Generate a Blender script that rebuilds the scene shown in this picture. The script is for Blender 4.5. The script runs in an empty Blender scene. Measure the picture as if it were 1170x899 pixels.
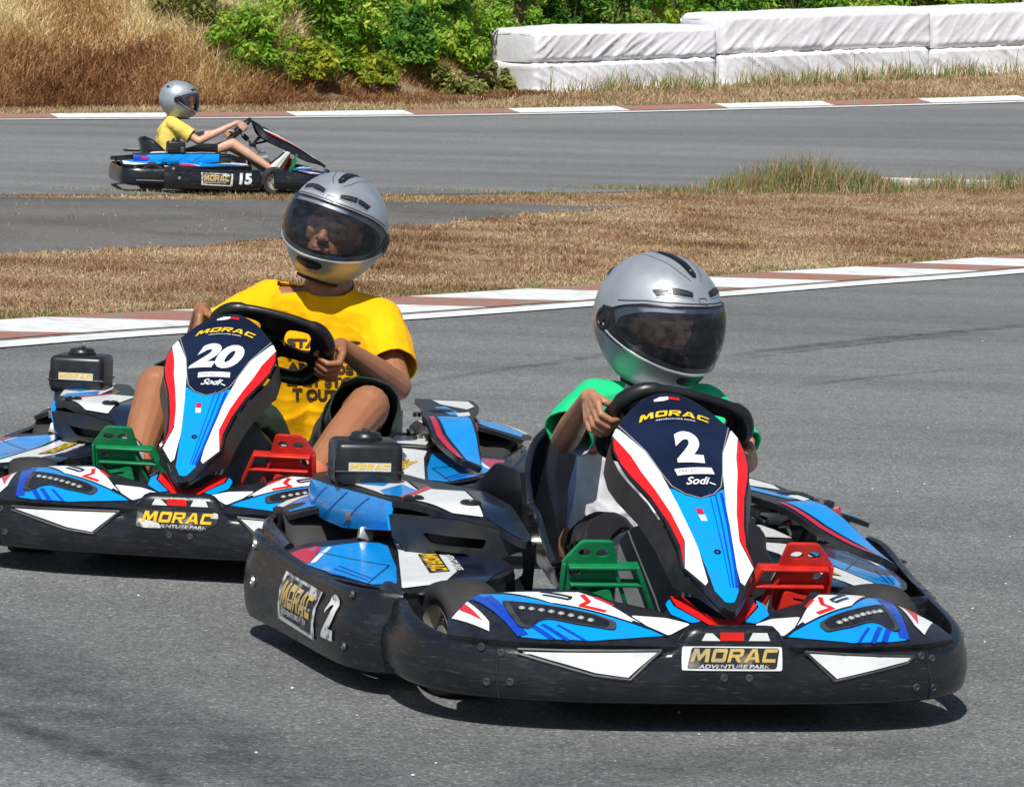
import bpy, bmesh, math, random
import numpy as np
from mathutils import Vector, Matrix, Euler, noise
from mathutils.geometry import delaunay_2d_cdt

S = bpy.context.scene
COL = S.collection
random.seed(7)
rng = np.random.default_rng(7)
R = math.radians

# ---------------------------------------------------------------- camera, sky, sun, exposure
cam_d = bpy.data.cameras.new('camera'); cam = bpy.data.objects.new('camera', cam_d); COL.objects.link(cam)
cam_d.sensor_width = 36.0; cam_d.lens = 4304.6 / 1170 * 36
cam_d.clip_start = 0.1; cam_d.clip_end = 1500
cam.matrix_world = Matrix.Translation((0, 0, 1.3854)) @ Matrix.Rotation(R(90) - math.atan((449.5 - 49.888) / 4304.6), 4, 'X') @ Matrix.Rotation(0.038258, 4, 'Z')
S.camera = cam
SUN = Vector((-0.10, -0.58, 0.79)).normalized()
el = math.asin(SUN.z); az = math.atan2(SUN.x, SUN.y)
W = bpy.data.worlds.new('World'); S.world = W; W.use_nodes = True
nt = W.node_tree; bg = nt.nodes['Background']
sky = nt.nodes.new('ShaderNodeTexSky'); sky.sky_type = 'NISHITA'; sky.sun_disc = False
sky.sun_elevation = el; sky.sun_rotation = az
sky.air_density = 1.0; sky.dust_density = 1.0; sky.ozone_density = 1.0
nt.links.new(sky.outputs[0], bg.inputs[0]); bg.inputs[1].default_value = 0.075
sun_d = bpy.data.lights.new('sun', 'SUN'); sun_d.energy = 4.6; sun_d.angle = R(0.53); sun_d.color = (1.0, 0.965, 0.91)
sun = bpy.data.objects.new('sun', sun_d); COL.objects.link(sun)
sun.rotation_mode = 'QUATERNION'; sun.rotation_quaternion = SUN.to_track_quat('Z', 'Y'); sun.location = (0, 0, 20)
S.view_settings.view_transform = 'Standard'; S.view_settings.look = 'None'
S.view_settings.exposure = 0.14; S.view_settings.gamma = 1.0; S.view_settings.use_curve_mapping = False
S.render.resolution_x = 1024; S.render.resolution_y = 786

# ---------------------------------------------------------------- materials
MATS = {}
def mat(name, col, rough=0.5, metal=0.0, var=0.0, vscale=20.0, bump=0.0, bscale=60.0, coat=0.0, spec=0.5, col2=None, lo=0.35, hi=0.65, detail=5.0, bdist=0.01, rvar=0.0, stretch=None, sheen=0.0, trans=0.0):
    if name in MATS: return MATS[name]
    m = bpy.data.materials.new(name); m.use_nodes = True; t = m.node_tree; b = t.nodes['Principled BSDF']
    b.inputs['Base Color'].default_value = (*col, 1); b.inputs['Roughness'].default_value = rough
    b.inputs['Metallic'].default_value = metal; b.inputs['Coat Weight'].default_value = coat
    b.inputs['Coat Roughness'].default_value = 0.08
    b.inputs['Specular IOR Level'].default_value = spec
    b.inputs['Sheen Weight'].default_value = sheen
    tc = t.nodes.new('ShaderNodeTexCoord'); src = tc.outputs['Object']
    if stretch:
        mp = t.nodes.new('ShaderNodeMapping'); mp.inputs['Scale'].default_value = stretch
        t.links.new(src, mp.inputs[0]); src = mp.outputs[0]
    if var > 0 or col2 or rvar:
        n = t.nodes.new('ShaderNodeTexNoise'); n.inputs['Scale'].default_value = vscale; n.inputs['Detail'].default_value = detail
        t.links.new(src, n.inputs['Vector'])
        r = t.nodes.new('ShaderNodeValToRGB'); r.color_ramp.elements[0].position = lo; r.color_ramp.elements[1].position = hi
        c2 = col2 if col2 else tuple(min(1, c * (1 + var)) for c in col)
        c1 = col if col2 else tuple(c * (1 - var) for c in col)
        r.color_ramp.elements[0].color = (*c1, 1); r.color_ramp.elements[1].color = (*c2, 1)
        t.links.new(n.outputs['Fac'], r.inputs[0]); t.links.new(r.outputs[0], b.inputs['Base Color'])
        if rvar:
            mr = t.nodes.new('ShaderNodeMapRange'); mr.inputs['To Min'].default_value = rough - rvar; mr.inputs['To Max'].default_value = rough + rvar
            mr.inputs['From Min'].default_value = 0.3; mr.inputs['From Max'].default_value = 0.7
            t.links.new(n.outputs['Fac'], mr.inputs[0]); t.links.new(mr.outputs[0], b.inputs['Roughness'])
    if bump > 0:
        n2 = t.nodes.new('ShaderNodeTexNoise'); n2.inputs['Scale'].default_value = bscale; n2.inputs['Detail'].default_value = 4
        t.links.new(src, n2.inputs['Vector'])
        bp = t.nodes.new('ShaderNodeBump'); bp.inputs['Strength'].default_value = bump; bp.inputs['Distance'].default_value = bdist
        t.links.new(n2.outputs['Fac'], bp.inputs['Height']); t.links.new(bp.outputs[0], b.inputs['Normal'])
    MATS[name] = m
    return m

def scuffed(name, base, dust, lo, hi, rough=0.45, strength=1.0):
    """black moulded plastic with pale rubbed marks and road dust"""
    if name in MATS: return MATS[name]
    m = bpy.data.materials.new(name); m.use_nodes = True; t = m.node_tree; b = t.nodes['Principled BSDF']
    tc = t.nodes.new('ShaderNodeTexCoord')
    mp = t.nodes.new('ShaderNodeMapping'); mp.inputs['Scale'].default_value = (2.2, 2.2, 9)
    t.links.new(tc.outputs['Object'], mp.inputs[0])
    n = t.nodes.new('ShaderNodeTexNoise'); n.inputs['Scale'].default_value = 5; n.inputs['Detail'].default_value = 9; n.inputs['Roughness'].default_value = 0.68; n.inputs['Distortion'].default_value = 0.6
    t.links.new(mp.outputs[0], n.inputs['Vector'])
    r = t.nodes.new('ShaderNodeValToRGB'); r.color_ramp.elements[0].position = lo; r.color_ramp.elements[1].position = hi
    r.color_ramp.elements[0].color = (*base, 1); r.color_ramp.elements[1].color = (*dust, 1)
    t.links.new(n.outputs['Fac'], r.inputs[0])
    n3 = t.nodes.new('ShaderNodeTexNoise'); n3.inputs['Scale'].default_value = 90; n3.inputs['Detail'].default_value = 3
    mp3 = t.nodes.new('ShaderNodeMapping'); mp3.inputs['Scale'].default_value = (0.25, 0.25, 2.5)
    t.links.new(tc.outputs['Object'], mp3.inputs[0]); t.links.new(mp3.outputs[0], n3.inputs['Vector'])
    r3 = t.nodes.new('ShaderNodeValToRGB'); r3.color_ramp.elements[0].position = 0.60; r3.color_ramp.elements[1].position = 0.74
    r3.color_ramp.elements[0].color = (0, 0, 0, 1); r3.color_ramp.elements[1].color = (0.35 * strength,) * 3 + (1,)
    t.links.new(n3.outputs['Fac'], r3.inputs[0])
    mx = t.nodes.new('ShaderNodeMix'); mx.data_type = 'RGBA'
    t.links.new(r3.outputs[0], mx.inputs[0]); t.links.new(r.outputs[0], mx.inputs[6]); mx.inputs[7].default_value = (0.22, 0.215, 0.20, 1)
    t.links.new(mx.outputs[2], b.inputs['Base Color'])
    mr = t.nodes.new('ShaderNodeMapRange'); mr.inputs['To Min'].default_value = rough - 0.12; mr.inputs['To Max'].default_value = rough + 0.3
    mr.inputs['From Min'].default_value = lo; mr.inputs['From Max'].default_value = hi
    t.links.new(n.outputs['Fac'], mr.inputs[0]); t.links.new(mr.outputs[0], b.inputs['Roughness'])
    bp = t.nodes.new('ShaderNodeBump'); bp.inputs['Strength'].default_value = 0.25; bp.inputs['Distance'].default_value = 0.004
    t.links.new(n.outputs['Fac'], bp.inputs['Height']); t.links.new(bp.outputs[0], b.inputs['Normal'])
    MATS[name] = m; return m

BUMPER = scuffed('bumper_plastic', (0.0085, 0.0095, 0.013), (0.024, 0.026, 0.031), 0.50, 0.80, 0.34, 0.45)
BLACK = mat('black_plastic', (0.012, 0.013, 0.016), 0.35, var=0.4, vscale=30, bump=0.05, bscale=300, bdist=0.001)
NAVY = mat('navy_sticker', (0.006, 0.011, 0.032), 0.22, var=0.3, vscale=8, coat=0.3)
GREYP = mat('dark_grey_plastic', (0.045, 0.047, 0.052), 0.5, var=0.3, vscale=20)
WALLP = mat('cover_wall_plastic', (0.024, 0.026, 0.030), 0.42, var=0.3, vscale=20)
GREYT = mat('grey_tank_plastic', (0.10, 0.115, 0.115), 0.45, var=0.2, vscale=12)
WHITE = mat('white_sticker', (0.76, 0.79, 0.78), 0.32, col2=(0.60, 0.61, 0.58), vscale=18, lo=.48, hi=.8, detail=10, coat=0.15, rvar=.1)
BLUE = mat('blue_sticker', (0.0, 0.30, 0.80), 0.26, col2=(0.012, 0.21, 0.58), vscale=16, lo=.48, hi=.8, detail=10, coat=0.25, rvar=.1)
DBLUE = mat('deep_blue_sticker', (0.003, 0.055, 0.46), 0.28, var=0.1, coat=0.3)
RED = mat('red_sticker', (0.72, 0.012, 0.012), 0.3, var=0.08, coat=0.3)
CRIM = mat('crimson_sticker', (0.50, 0.012, 0.035), 0.3, var=0.08, coat=0.3)
YEL = mat('yellow_letter', (0.80, 0.50, 0.02), 0.35, var=0.1, vscale=60)
GOLD = mat('worn_yellow_letter', (0.62, 0.42, 0.08), 0.4, col2=(0.40, 0.33, 0.18), vscale=35)
WORNW = mat('worn_white_sticker', (0.62, 0.63, 0.62), 0.45, col2=(0.10, 0.10, 0.10), vscale=26, lo=0.50, hi=0.60)
WORNB = mat('worn_black_sticker', (0.02, 0.02, 0.022), 0.45, col2=(0.30, 0.28, 0.24), vscale=22, lo=0.52, hi=0.70)
GLINE = mat('grey_pinstripe', (0.28, 0.29, 0.31), 0.4)
RUBBER = mat('tyre_rubber', (0.016, 0.016, 0.016), 0.8, col2=(0.040, 0.038, 0.036), vscale=12, bump=0.2, bscale=90, bdist=0.002)
STEEL = mat('bare_steel', (0.55, 0.54, 0.50), 0.35, metal=0.9, var=0.15, vscale=40)
RIMM = mat('wheel_rim_alloy', (0.42, 0.40, 0.35), 0.45, metal=0.5, var=0.2, vscale=30)
FRAME = mat('frame_tube_paint', (0.02, 0.02, 0.022), 0.4, var=0.2)
SEATM = mat('seat_shell', (0.010, 0.011, 0.015), 0.18, var=0.3, vscale=9, coat=0.5)
GREENP = mat('green_pedal', (0.004, 0.20, 0.07), 0.38, col2=(0.003, 0.15, 0.05), vscale=25, bump=0.05, bscale=120)
REDP = mat('red_pedal', (0.56, 0.022, 0.012), 0.38, col2=(0.45, 0.015, 0.01), vscale=25, bump=0.05, bscale=120)
ENGR = mat('red_engine_paint', (0.50, 0.015, 0.02), 0.35, var=0.3, vscale=30)
WHEELR = mat('steering_wheel_rubber', (0.012, 0.012, 0.013), 0.36, var=0.2, bump=0.04, bscale=300, bdist=0.001)
LENS = mat('grey_lamp_dot', (0.34, 0.34, 0.31), 0.3, var=0.2, vscale=80)
SILVER = mat('helmet_silver_paint', (0.37, 0.405, 0.435), 0.40, metal=0.40, var=0.12, vscale=11, coat=0.18, rvar=.06)
CHROME = mat('visor_trim', (0.72, 0.74, 0.76), 0.22, metal=0.7)
LINING = mat('helmet_lining', (0.012, 0.012, 0.014), 0.9)

# ---------------------------------------------------------------- mesh helpers
def inside(poly, P):
    P = np.asarray(P, float); n = len(poly); c = np.zeros(len(P), bool); j = n - 1
    for i in range(n):
        xi, yi = poly[i]; xj, yj = poly[j]
        if yi != yj:
            t = ((yi > P[:, 1]) != (yj > P[:, 1])) & (P[:, 0] < (xj - xi) * (P[:, 1] - yi) / (yj - yi) + xi)
            c ^= t
        j = i
    return c

def dens(poly, h):
    out = []; n = len(poly)
    for i in range(n):
        a = Vector(poly[i]); b = Vector(poly[(i + 1) % n]); k = max(1, int(math.ceil((b - a).length / h)))
        for q in range(k): out.append(tuple(a.lerp(b, q / k)))
    return out

def rounded(poly, r, n=3):
    """round the corners of a 2D polygon"""
    out = []; N = len(poly)
    for i in range(N):
        p = Vector(poly[i]); a = Vector(poly[i - 1]) - p; b = Vector(poly[(i + 1) % N]) - p
        ra = min(r, a.length * 0.45); rb = min(r, b.length * 0.45)
        if a.length < 1e-9 or b.length < 1e-9: continue
        A = p + a.normalized() * ra; B = p + b.normalized() * rb
        for k in range(n + 1):
            t = k / n; out.append(tuple(A * (1 - t) ** 2 + p * 2 * t * (1 - t) + B * t * t))
    return out

def cdt(poly, h, holes=()):
    loops = [dens(poly, h)] + [dens(q, h) for q in holes]
    co = []; ed = []
    for L in loops:
        s = len(co); co += L; ed += [(s + i, s + (i + 1) % len(L)) for i in range(len(L))]
    a = np.array(loops[0]); lo = a.min(0); hi = a.max(0)
    gx = np.arange(lo[0] + h * .5, hi[0], h); gy = np.arange(lo[1] + h * .5, hi[1], h)
    if len(gx) and len(gy):
        G = np.array([(x, y) for x in gx for y in gy]); k = inside(loops[0], G)
        for L in loops[1:]: k &= ~inside(L, G)
        G = G[k]
        if len(G):
            B = np.array(co); keep = np.ones(len(G), bool)
            for i in range(0, len(B), 200):
                d = ((G[:, None, :] - B[None, i:i + 200, :]) ** 2).sum(2).min(1); keep &= d > (h * .35) ** 2
            co += [tuple(g) for g in G[keep]]
    v, e, f, *_ = delaunay_2d_cdt([Vector(c) for c in co], ed, [], 0, 1e-7)
    if not f: return [], [], len(loops[0])
    V = np.array([tuple(q) for q in v]); C = np.array([V[list(t)].mean(0) for t in f])
    k = inside(loops[0], C)
    for L in loops[1:]: k &= ~inside(L, C)
    return [tuple(q) for q in V], [tuple(t) for t, kk in zip(f, k) if kk], loops

def snorm(surf, u, v, e=1e-4):
    p = surf(u, v); a = surf(u + e, v) - p; b = surf(u, v + e) - p
    n = a.cross(b)
    return n.normalized() if n.length > 0 else Vector((0, 0, 1))

class MB:
    def __init__(s): s.v = []; s.f = []; s.m = []; s.mats = []; s.sm = []
    def mi(s, m):
        if m not in s.mats: s.mats.append(m)
        return s.mats.index(m)
    def add(s, V, F, m, smooth=True):
        o = len(s.v); s.v += [tuple(x) for x in V]; k = s.mi(m)
        for f in F: s.f.append(tuple(i + o for i in f)); s.m.append(k); s.sm.append(smooth)
        return s
    def box(s, c, size, m, rot=None, bev=0.0, smooth=False):
        bm = bmesh.new(); bmesh.ops.create_cube(bm, size=1)
        for v in bm.verts: v.co = Vector((v.co.x * size[0], v.co.y * size[1], v.co.z * size[2]))
        if bev > 0: bmesh.ops.bevel(bm, geom=bm.edges[:], offset=bev, segments=3, affect='EDGES', profile=0.5)
        M = Matrix.Translation(c) @ (rot.to_4x4() if rot else Matrix.Identity(4))
        bm.verts.index_update()
        s.add([M @ v.co for v in bm.verts], [[v.index for v in f.verts] for f in bm.faces], m, bev > 0); bm.free(); return s
    def tube(s, pts, r, m, seg=10, caps=True, closed=False):
        pts = [Vector(p) for p in pts]; n = len(pts); rr = r if isinstance(r, (list, tuple)) else [r] * n
        V = []; F = []; up = None
        for i, p in enumerate(pts):
            if closed: d = (pts[(i + 1) % n] - pts[i - 1])
            else: d = pts[min(i + 1, n - 1)] - pts[max(i - 1, 0)]
            d.normalize()
            if up is None: up = Vector((0, 0, 1)) if abs(d.z) < .9 else Vector((1, 0, 0))
            a = d.cross(up); a.normalize(); b = a.cross(d); up = b
            for k in range(seg):
                t = 2 * math.pi * k / seg; V.append(p + (a * math.cos(t) + b * math.sin(t)) * rr[i])
        for i in range(n if closed else n - 1):
            j = (i + 1) % n
            for k in range(seg):
                l = (k + 1) % seg; F.append((i * seg + k, i * seg + l, j * seg + l, j * seg + k))
        if caps and not closed:
            F.append(tuple(range(seg))[::-1]); F.append(tuple((n - 1) * seg + k for k in range(seg)))
        return s.add(V, F, m)
    def lathe(s, prof, m, M=None, seg=32, smooth=True):
        """prof: (r, z) about z axis"""
        M = M or Matrix.Identity(4); V = []; F = []; n = len(prof)
        for r, z in prof:
            for k in range(seg):
                t = 2 * math.pi * k / seg; V.append(M @ Vector((r * math.cos(t), r * math.sin(t), z)))
        for i in range(n - 1):
            for k in range(seg):
                l = (k + 1) % seg; F.append((i * seg + k, i * seg + l, (i + 1) * seg + l, (i + 1) * seg + k))
        return s.add(V, F, m, smooth)
    def ell(s, c, r, m, seg=14, rings=9, rot=None):
        V = []; F = []
        for i in range(rings + 1):
            ph = math.pi * i / rings
            for k in range(seg):
                t = 2 * math.pi * k / seg
                q = Vector((r[0] * math.sin(ph) * math.cos(t), r[1] * math.sin(ph) * math.sin(t), r[2] * math.cos(ph)))
                if rot: q = rot @ q
                V.append(Vector(c) + q)
        for i in range(rings):
            for k in range(seg):
                l = (k + 1) % seg; F.append((i * seg + k, (i + 1) * seg + k, (i + 1) * seg + l, i * seg + l))
        return s.add(V, F, m)
    def decal(s, surf, poly, m, off=0.001, h=0.02, sgn=1, rnd=0.0, holes=()):
        if rnd: poly = rounded(poly, rnd)
        V, F, _ = cdt(poly, h, holes)
        W_ = [surf(*p) + snorm(surf, *p) * (off * sgn) for p in V]
        if sgn < 0: F = [f[::-1] for f in F]
        return s.add(W_, F, m)
    def strip(s, surf, line, w, m, off=0.0015, sgn=1):
        L = [Vector(p) for p in line]; A = []; B = []
        P = []
        for i in range(len(L) - 1):
            for q in range(4): P.append(L[i].lerp(L[i + 1], q / 4))
        P.append(L[-1])
        for i, p in enumerate(P):
            d = P[min(i + 1, len(P) - 1)] - P[max(i - 1, 0)]; d.normalize(); nn = Vector((-d.y, d.x)) * w / 2
            A.append(p + nn); B.append(p - nn)
        V = [surf(*p) + snorm(surf, *p) * (off * sgn) for p in B + A]; n = len(P)
        F = [(i, i + 1, n + i + 1, n + i) for i in range(n - 1)]
        if sgn < 0: F = [f[::-1] for f in F]
        return s.add(V, F, m)
    def text(s, surf, txt, o, ux, uy, m, off=0.0015, sgn=1, shear=0.0, bold=0.0, fit=None, scuff=0):
        """o: lower-left (u,v); ux, uy: 2D vectors spanned by the text's full width and cap height"""
        V2, F = text_mesh(txt, shear, bold)
        V = []
        for x, y in V2:
            u = o[0] + ux[0] * x + uy[0] * y; v = o[1] + ux[1] * x + uy[1] * y
            V.append(surf(u, v) + snorm(surf, u, v) * (off * sgn))
        # keep the face the right way out
        cr = ux[0] * uy[1] - ux[1] * uy[0]
        if cr * sgn < 0: F = [f[::-1] for f in F]
        return s.add(V, F, m)
    def shell(s, surf, poly, th, m, h=0.02, holes=(), sgn=1, rnd=0.0, mback=None):
        if rnd: poly = rounded(poly, rnd)
        V, F, loops = cdt(poly, h, holes)
        T = [surf(*p) for p in V]; N = [snorm(surf, *p) * sgn for p in V]
        Bt = [a - b * th for a, b in zip(T, N)]; n = len(V)
        if sgn < 0: F = [f[::-1] for f in F]
        s.add(T, F, m); s.add(Bt, [f[::-1] for f in F], mback or m)
        for L in loops:
            A = [surf(*p) for p in L]; NN = [snorm(surf, *p) * sgn for p in L]
            B = [a - b * th for a, b in zip(A, NN)]; k = len(L)
            s.add(A + B, [(i, (i + 1) % k, k + (i + 1) % k, k + i) for i in range(k)], m)
        return s
    def build(s, name, parent=None, sharp=40, mesh_only=False, weld=False):
        me = bpy.data.meshes.new(name); me.from_pydata(s.v, [], s.f)
        for m in s.mats: me.materials.append(m)
        me.polygons.foreach_set('material_index', s.m); me.polygons.foreach_set('use_smooth', s.sm)
        me.update()
        if weld:
            bm = bmesh.new(); bm.from_mesh(me); bmesh.ops.remove_doubles(bm, verts=bm.verts, dist=1e-5)
            bm.to_mesh(me); bm.free()
        me.set_sharp_from_angle(angle=R(sharp))
        if mesh_only: return me
        return link(name, me, parent)

def link(name, me, parent=None):
    o = bpy.data.objects.new(name, me); COL.objects.link(o)
    if parent: o.parent = parent
    return o

_TX = {}
def text_mesh(txt, shear=0.0, bold=0.0):
    k = (txt, shear, bold)
    if k in _TX: return _TX[k]
    if txt == 'MORAC':
        # wide block capitals, drawn as outlines with counters
        G = [([(0, 0), (.05, 1), (.30, 1), (.46, .52), (.66, 1), (.92, 1), (1, 0), (.78, 0), (.74, .62), (.52, .12), (.38, .12), (.24, .62), (.21, 0)], []),
             ([(.08, 0), (0, .14), (0, .86), (.08, 1), (.92, 1), (1, .86), (1, .14), (.92, 0)], [[(.24, .27), (.76, .27), (.76, .73), (.24, .73)]]),
             ([(0, 0), (0, 1), (.90, 1), (1, .88), (1, .52), (.90, .40), (.72, .38), (1, 0), (.72, 0), (.46, .36), (.24, .36), (.24, 0)], [[(.24, .58), (.76, .58), (.76, .78), (.24, .78)]]),
             ([(0, 0), (.34, 1), (.66, 1), (1, 0), (.74, 0), (.68, .2), (.32, .2), (.26, 0)], [[(.38, .40), (.62, .40), (.52, .78), (.48, .78)]]),
             ([(.08, 0), (0, .14), (0, .86), (.08, 1), (1, 1), (.96, .74), (.24, .74), (.24, .26), (.96, .26), (1, 0)], [])]
        V = []; F = []; x0 = 0; ws = (1.25, 1, 1, 1.1, .95)
        for (o, hs_), w_ in zip(G, ws):
            sc_ = lambda q: [(x0 + x * w_ + shear * y * .8, y) for x, y in q]
            v, f, _ = cdt(sc_(o), .16, [sc_(h) for h in hs_]); n0 = len(V); V += v; F += [tuple(i + n0 for i in t) for t in f]; x0 += w_ + .14
        A = np.array(V); A = (A - A.min(0)) / (A.max(0) - A.min(0)); _TX[k] = ([tuple(q) for q in A], F); return _TX[k]
    c = bpy.data.curves.new('t', 'FONT'); c.body = txt; c.shear = shear; c.offset = bold; c.resolution_u = 4; c.fill_mode = 'FRONT'
    o = bpy.data.objects.new('t', c); COL.objects.link(o)
    bpy.context.view_layer.update()
    me = o.to_mesh(); me.calc_loop_triangles()
    V = np.array([v.co[:2] for v in me.vertices]); F = [tuple(t.vertices) for t in me.loop_triangles]
    lo = V.min(0); hi = V.max(0); V = (V - lo) / (hi - lo)
    FF = []
    for f in F:
        a, b, d = V[f[0]], V[f[1]], V[f[2]]
        cr = (b[0] - a[0]) * (d[1] - a[1]) - (b[1] - a[1]) * (d[0] - a[0])
        FF.append(f if cr > 0 else f[::-1])
    o.to_mesh_clear(); bpy.data.objects.remove(o); bpy.data.curves.remove(c)
    V = [tuple(v) for v in V]
    for it in range(3):
        nf = []; mid = {}
        def mp(i, j):
            k_ = (min(i, j), max(i, j))
            if k_ not in mid: mid[k_] = len(V); V.append(((V[i][0] + V[j][0]) / 2, (V[i][1] + V[j][1]) / 2))
            return mid[k_]
        split = {tuple(sorted((f[i], f[(i + 1) % 3]))) for f in FF for i in range(3) if math.dist(V[f[i]], V[f[(i + 1) % 3]]) > .16}
        for f in FF:
            e = [tuple(sorted((f[i], f[(i + 1) % 3]))) in split for i in range(3)]; n_ = sum(e)
            if n_ == 0: nf.append(f); continue
            a_, b_, c_ = f
            if n_ == 3:
                x, y, z = mp(a_, b_), mp(b_, c_), mp(c_, a_); nf += [(a_, x, z), (x, b_, y), (z, y, c_), (x, y, z)]
            else:
                while not e[0] or (n_ == 2 and e[2] and not e[1]): a_, b_, c_ = b_, c_, a_; e = e[1:] + e[:1]
                x = mp(a_, b_)
                if n_ == 1: nf += [(a_, x, c_), (x, b_, c_)]
                else: y = mp(b_, c_); nf += [(a_, x, c_), (x, y, c_), (x, b_, y)]
        FF = nf
    _TX[k] = ([tuple(v) for v in V], FF); return _TX[k]

def tag(o, label=None, cat=None, group=None, kind=None):
    if label: o['label'] = label
    if cat: o['category'] = cat
    if group: o['group'] = group
    if kind: o['kind'] = kind
    return o

def mir(poly): return [(p[0], -p[1]) for p in poly]
def lerp(a, b, t): return a + (b - a) * t
def sst(t): t = max(0, min(1, t)); return t * t * (3 - 2 * t)

# ================================================================= KART (local: x forward, y driver's left, z up)
X0, AX, NN = 1.15, 0.45, 3.2
YB_R, YB_L = 0.642, 0.578
def plan_curve():
    P = []
    def b(y): return YB_R if y < 0 else YB_L
    P += [(1.05, -YB_R - 0.010), (1.10, -YB_R - 0.004)]
    for i in range(-60, 61):
        t = math.pi / 2 * i / 60
        c, s_ = abs(math.cos(t)), abs(math.sin(t))
        x = X0 + AX * c ** (2 / NN); y = math.copysign(s_ ** (2 / NN), t) * b(t)
        P.append((x, y))
    P += [(1.10, YB_L + 0.004), (1.05, YB_L + 0.010)]
    # resample evenly
    P = np.array(P); d = np.r_[0, np.cumsum(np.hypot(*np.diff(P, axis=0).T))]
    s_ = np.linspace(0, d[-1], 161)
    return np.c_[np.interp(s_, d, P[:, 0]), np.interp(s_, d, P[:, 1])], s_
PC, PS = plan_curve()
PSm = float(np.interp(0, PC[:, 1], PS))
def zt_front(x, y):
    z = 0.150 + 0.058 * max(0, min(1, (1.50 - x) / 0.42))
    ay = abs(y)
    if x > 1.5: z += 0.053 * sst((0.135 - ay) / 0.055)
    return z
def bump_pt(s_, z, inset=0.0):
    x = float(np.interp(s_, PS, PC[:, 0])); y = float(np.interp(s_, PS, PC[:, 1]))
    e = 0.01; x2 = float(np.interp(s_ + e, PS, PC[:, 0])); y2 = float(np.interp(s_ + e, PS, PC[:, 1]))
    x1 = float(np.interp(s_ - e, PS, PC[:, 0])); y1 = float(np.interp(s_ - e, PS, PC[:, 1]))
    d = Vector((x2 - x1, y2 - y1)); d.normalize(); n = Vector((d.y, -d.x))
    zt = zt_front(x, y); k = (z - 0.04) / (zt - 0.04)
    side = sst((1.42 - x) / 0.25)
    bul = 0.009 * math.sin(math.pi * max(0, min(1, k * 1.25))) * (1 + side) - 0.008 * side * sst((k - .62) / .12)
    q = bul - inset
    return Vector((x + n.x * q, y + n.y * q, z))
def front_yz(y, z):       # decal surface of the front wall, y in +-0.55
    s_ = float(np.interp(y, PC[:, 1], PS)); return bump_pt(s_, z)

def make_front_bumper():
    m = MB(); ns = 161; prof = [0, .06, .2, .4, .6, .8, .93, 1.0]
    V = []; F = []
    def row(s_):
        x = float(np.interp(s_, PS, PC[:, 0])); y = float(np.interp(s_, PS, PC[:, 1])); zt = zt_front(x, y)
        r = []
        zb = 0.04
        r.append(bump_pt(s_, zb + 0.004, 0.03))
        r.append(bump_pt(s_, zb, 0.016))
        for k in prof: r.append(bump_pt(s_, lerp(zb + 0.004, zt - 0.006, k), 0.006 if k in (0, 1.0) else 0))
        r.append(bump_pt(s_, zt, 0.014)); r.append(bump_pt(s_, zt, 0.026)); r.append(bump_pt(s_, zt - 0.02, 0.030))
        r.append(bump_pt(s_, zb + 0.03, 0.030))
        return r
    rows = [row(float(s_)) for s_ in np.linspace(0, PS[-1], ns)]
    n = len(rows[0])
    for r in rows: V += r
    for i in range(ns - 1):
        for k in range(n):
            l = (k + 1) % n; F.append((i * n + k, (i + 1) * n + k, (i + 1) * n + l, i * n + l))
    F.append(tuple(range(n))[::-1] if False else tuple(range(n))); F.append(tuple((ns - 1) * n + k for k in range(n))[::-1])
    m.add(V, F, BUMPER)
    # white inserts
    m.decal(front_yz, [(-.4275, .1428), (-.1583, .1500), (-.217, .0987), (-.2828, .1062)][::-1], WHITE, 0.003, 0.03, 1)
    m.decal(front_yz, [(.1583, .1495), (.217, .0987), (.377, .1290), (.385, .136)], WHITE, 0.003, 0.03, 1)
    for sg in (-1, 1):   # shadowless rim groove round each insert: a raised dark bead
        q = [(-.437, .147), (-.150, .1535), (-.213, .094), (-.285, .101), (-.437, .138)] if sg < 0 else [(.150, .153), (.213, .094), (.378, .1245), (.393, .138), (.150, .153)]
        for a, b in zip(q[:-1], q[1:]):
            m.tube([front_yz(lerp(a[0], b[0], t), lerp(a[1], b[1], t)) + Vector((.002, 0, 0)) for t in (0, .33, .66, 1)], 0.0032, GREYP, 6)
    # centre block marks
    def o(poly, mm): m.decal(front_yz, poly, mm, 0.0022, 0.03, 1)
    o([(-.030, .192), (-.030, .175), (.020, .175), (.020, .192)], RED)
    o([(-.068, .1745), (-.060, .190), (-.046, .190), (-.030, .176), (-.030, .1745)][::-1], WHITE)
    o([(.030, .175), (.038, .1915), (.068, .1915), (.075, .175)], WHITE)
    for y, z in ((-.4678, .1471 - .01), (-.4471, .0808), (-.49, .077), (-.505, .145), (.412, .137), (.397, .075), (.44, .13), (.44, .07), (-.0201, .1), (.0329, .1)):
        p = front_yz(y, z); nn = snorm(front_yz, y, z); nn = nn if nn.x > 0 else -nn
        M = Matrix.Translation(p + nn * 0.0005) @ nn.to_track_quat('Z', 'Y').to_matrix().to_4x4()
        m.lathe([(0.0085, -0.002), (0.008, 0.0022), (0.005, 0.003), (0.004, 0.0012), (0.0, 0.0012)], GREYP, M, 12)
    for y in (-.479, .424):
        m.tube([front_yz(y + .012 * (1 - k), lerp(.045, zt_front(1.5, y) - .004, k)) for k in (0, .2, .4, .6, .8, 1)], 0.0028, BLACK, 6)
    return m
def area(p): return sum(p[i - 1][0] * p[i][1] - p[i][0] * p[i - 1][1] for i in range(len(p))) / 2

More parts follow.
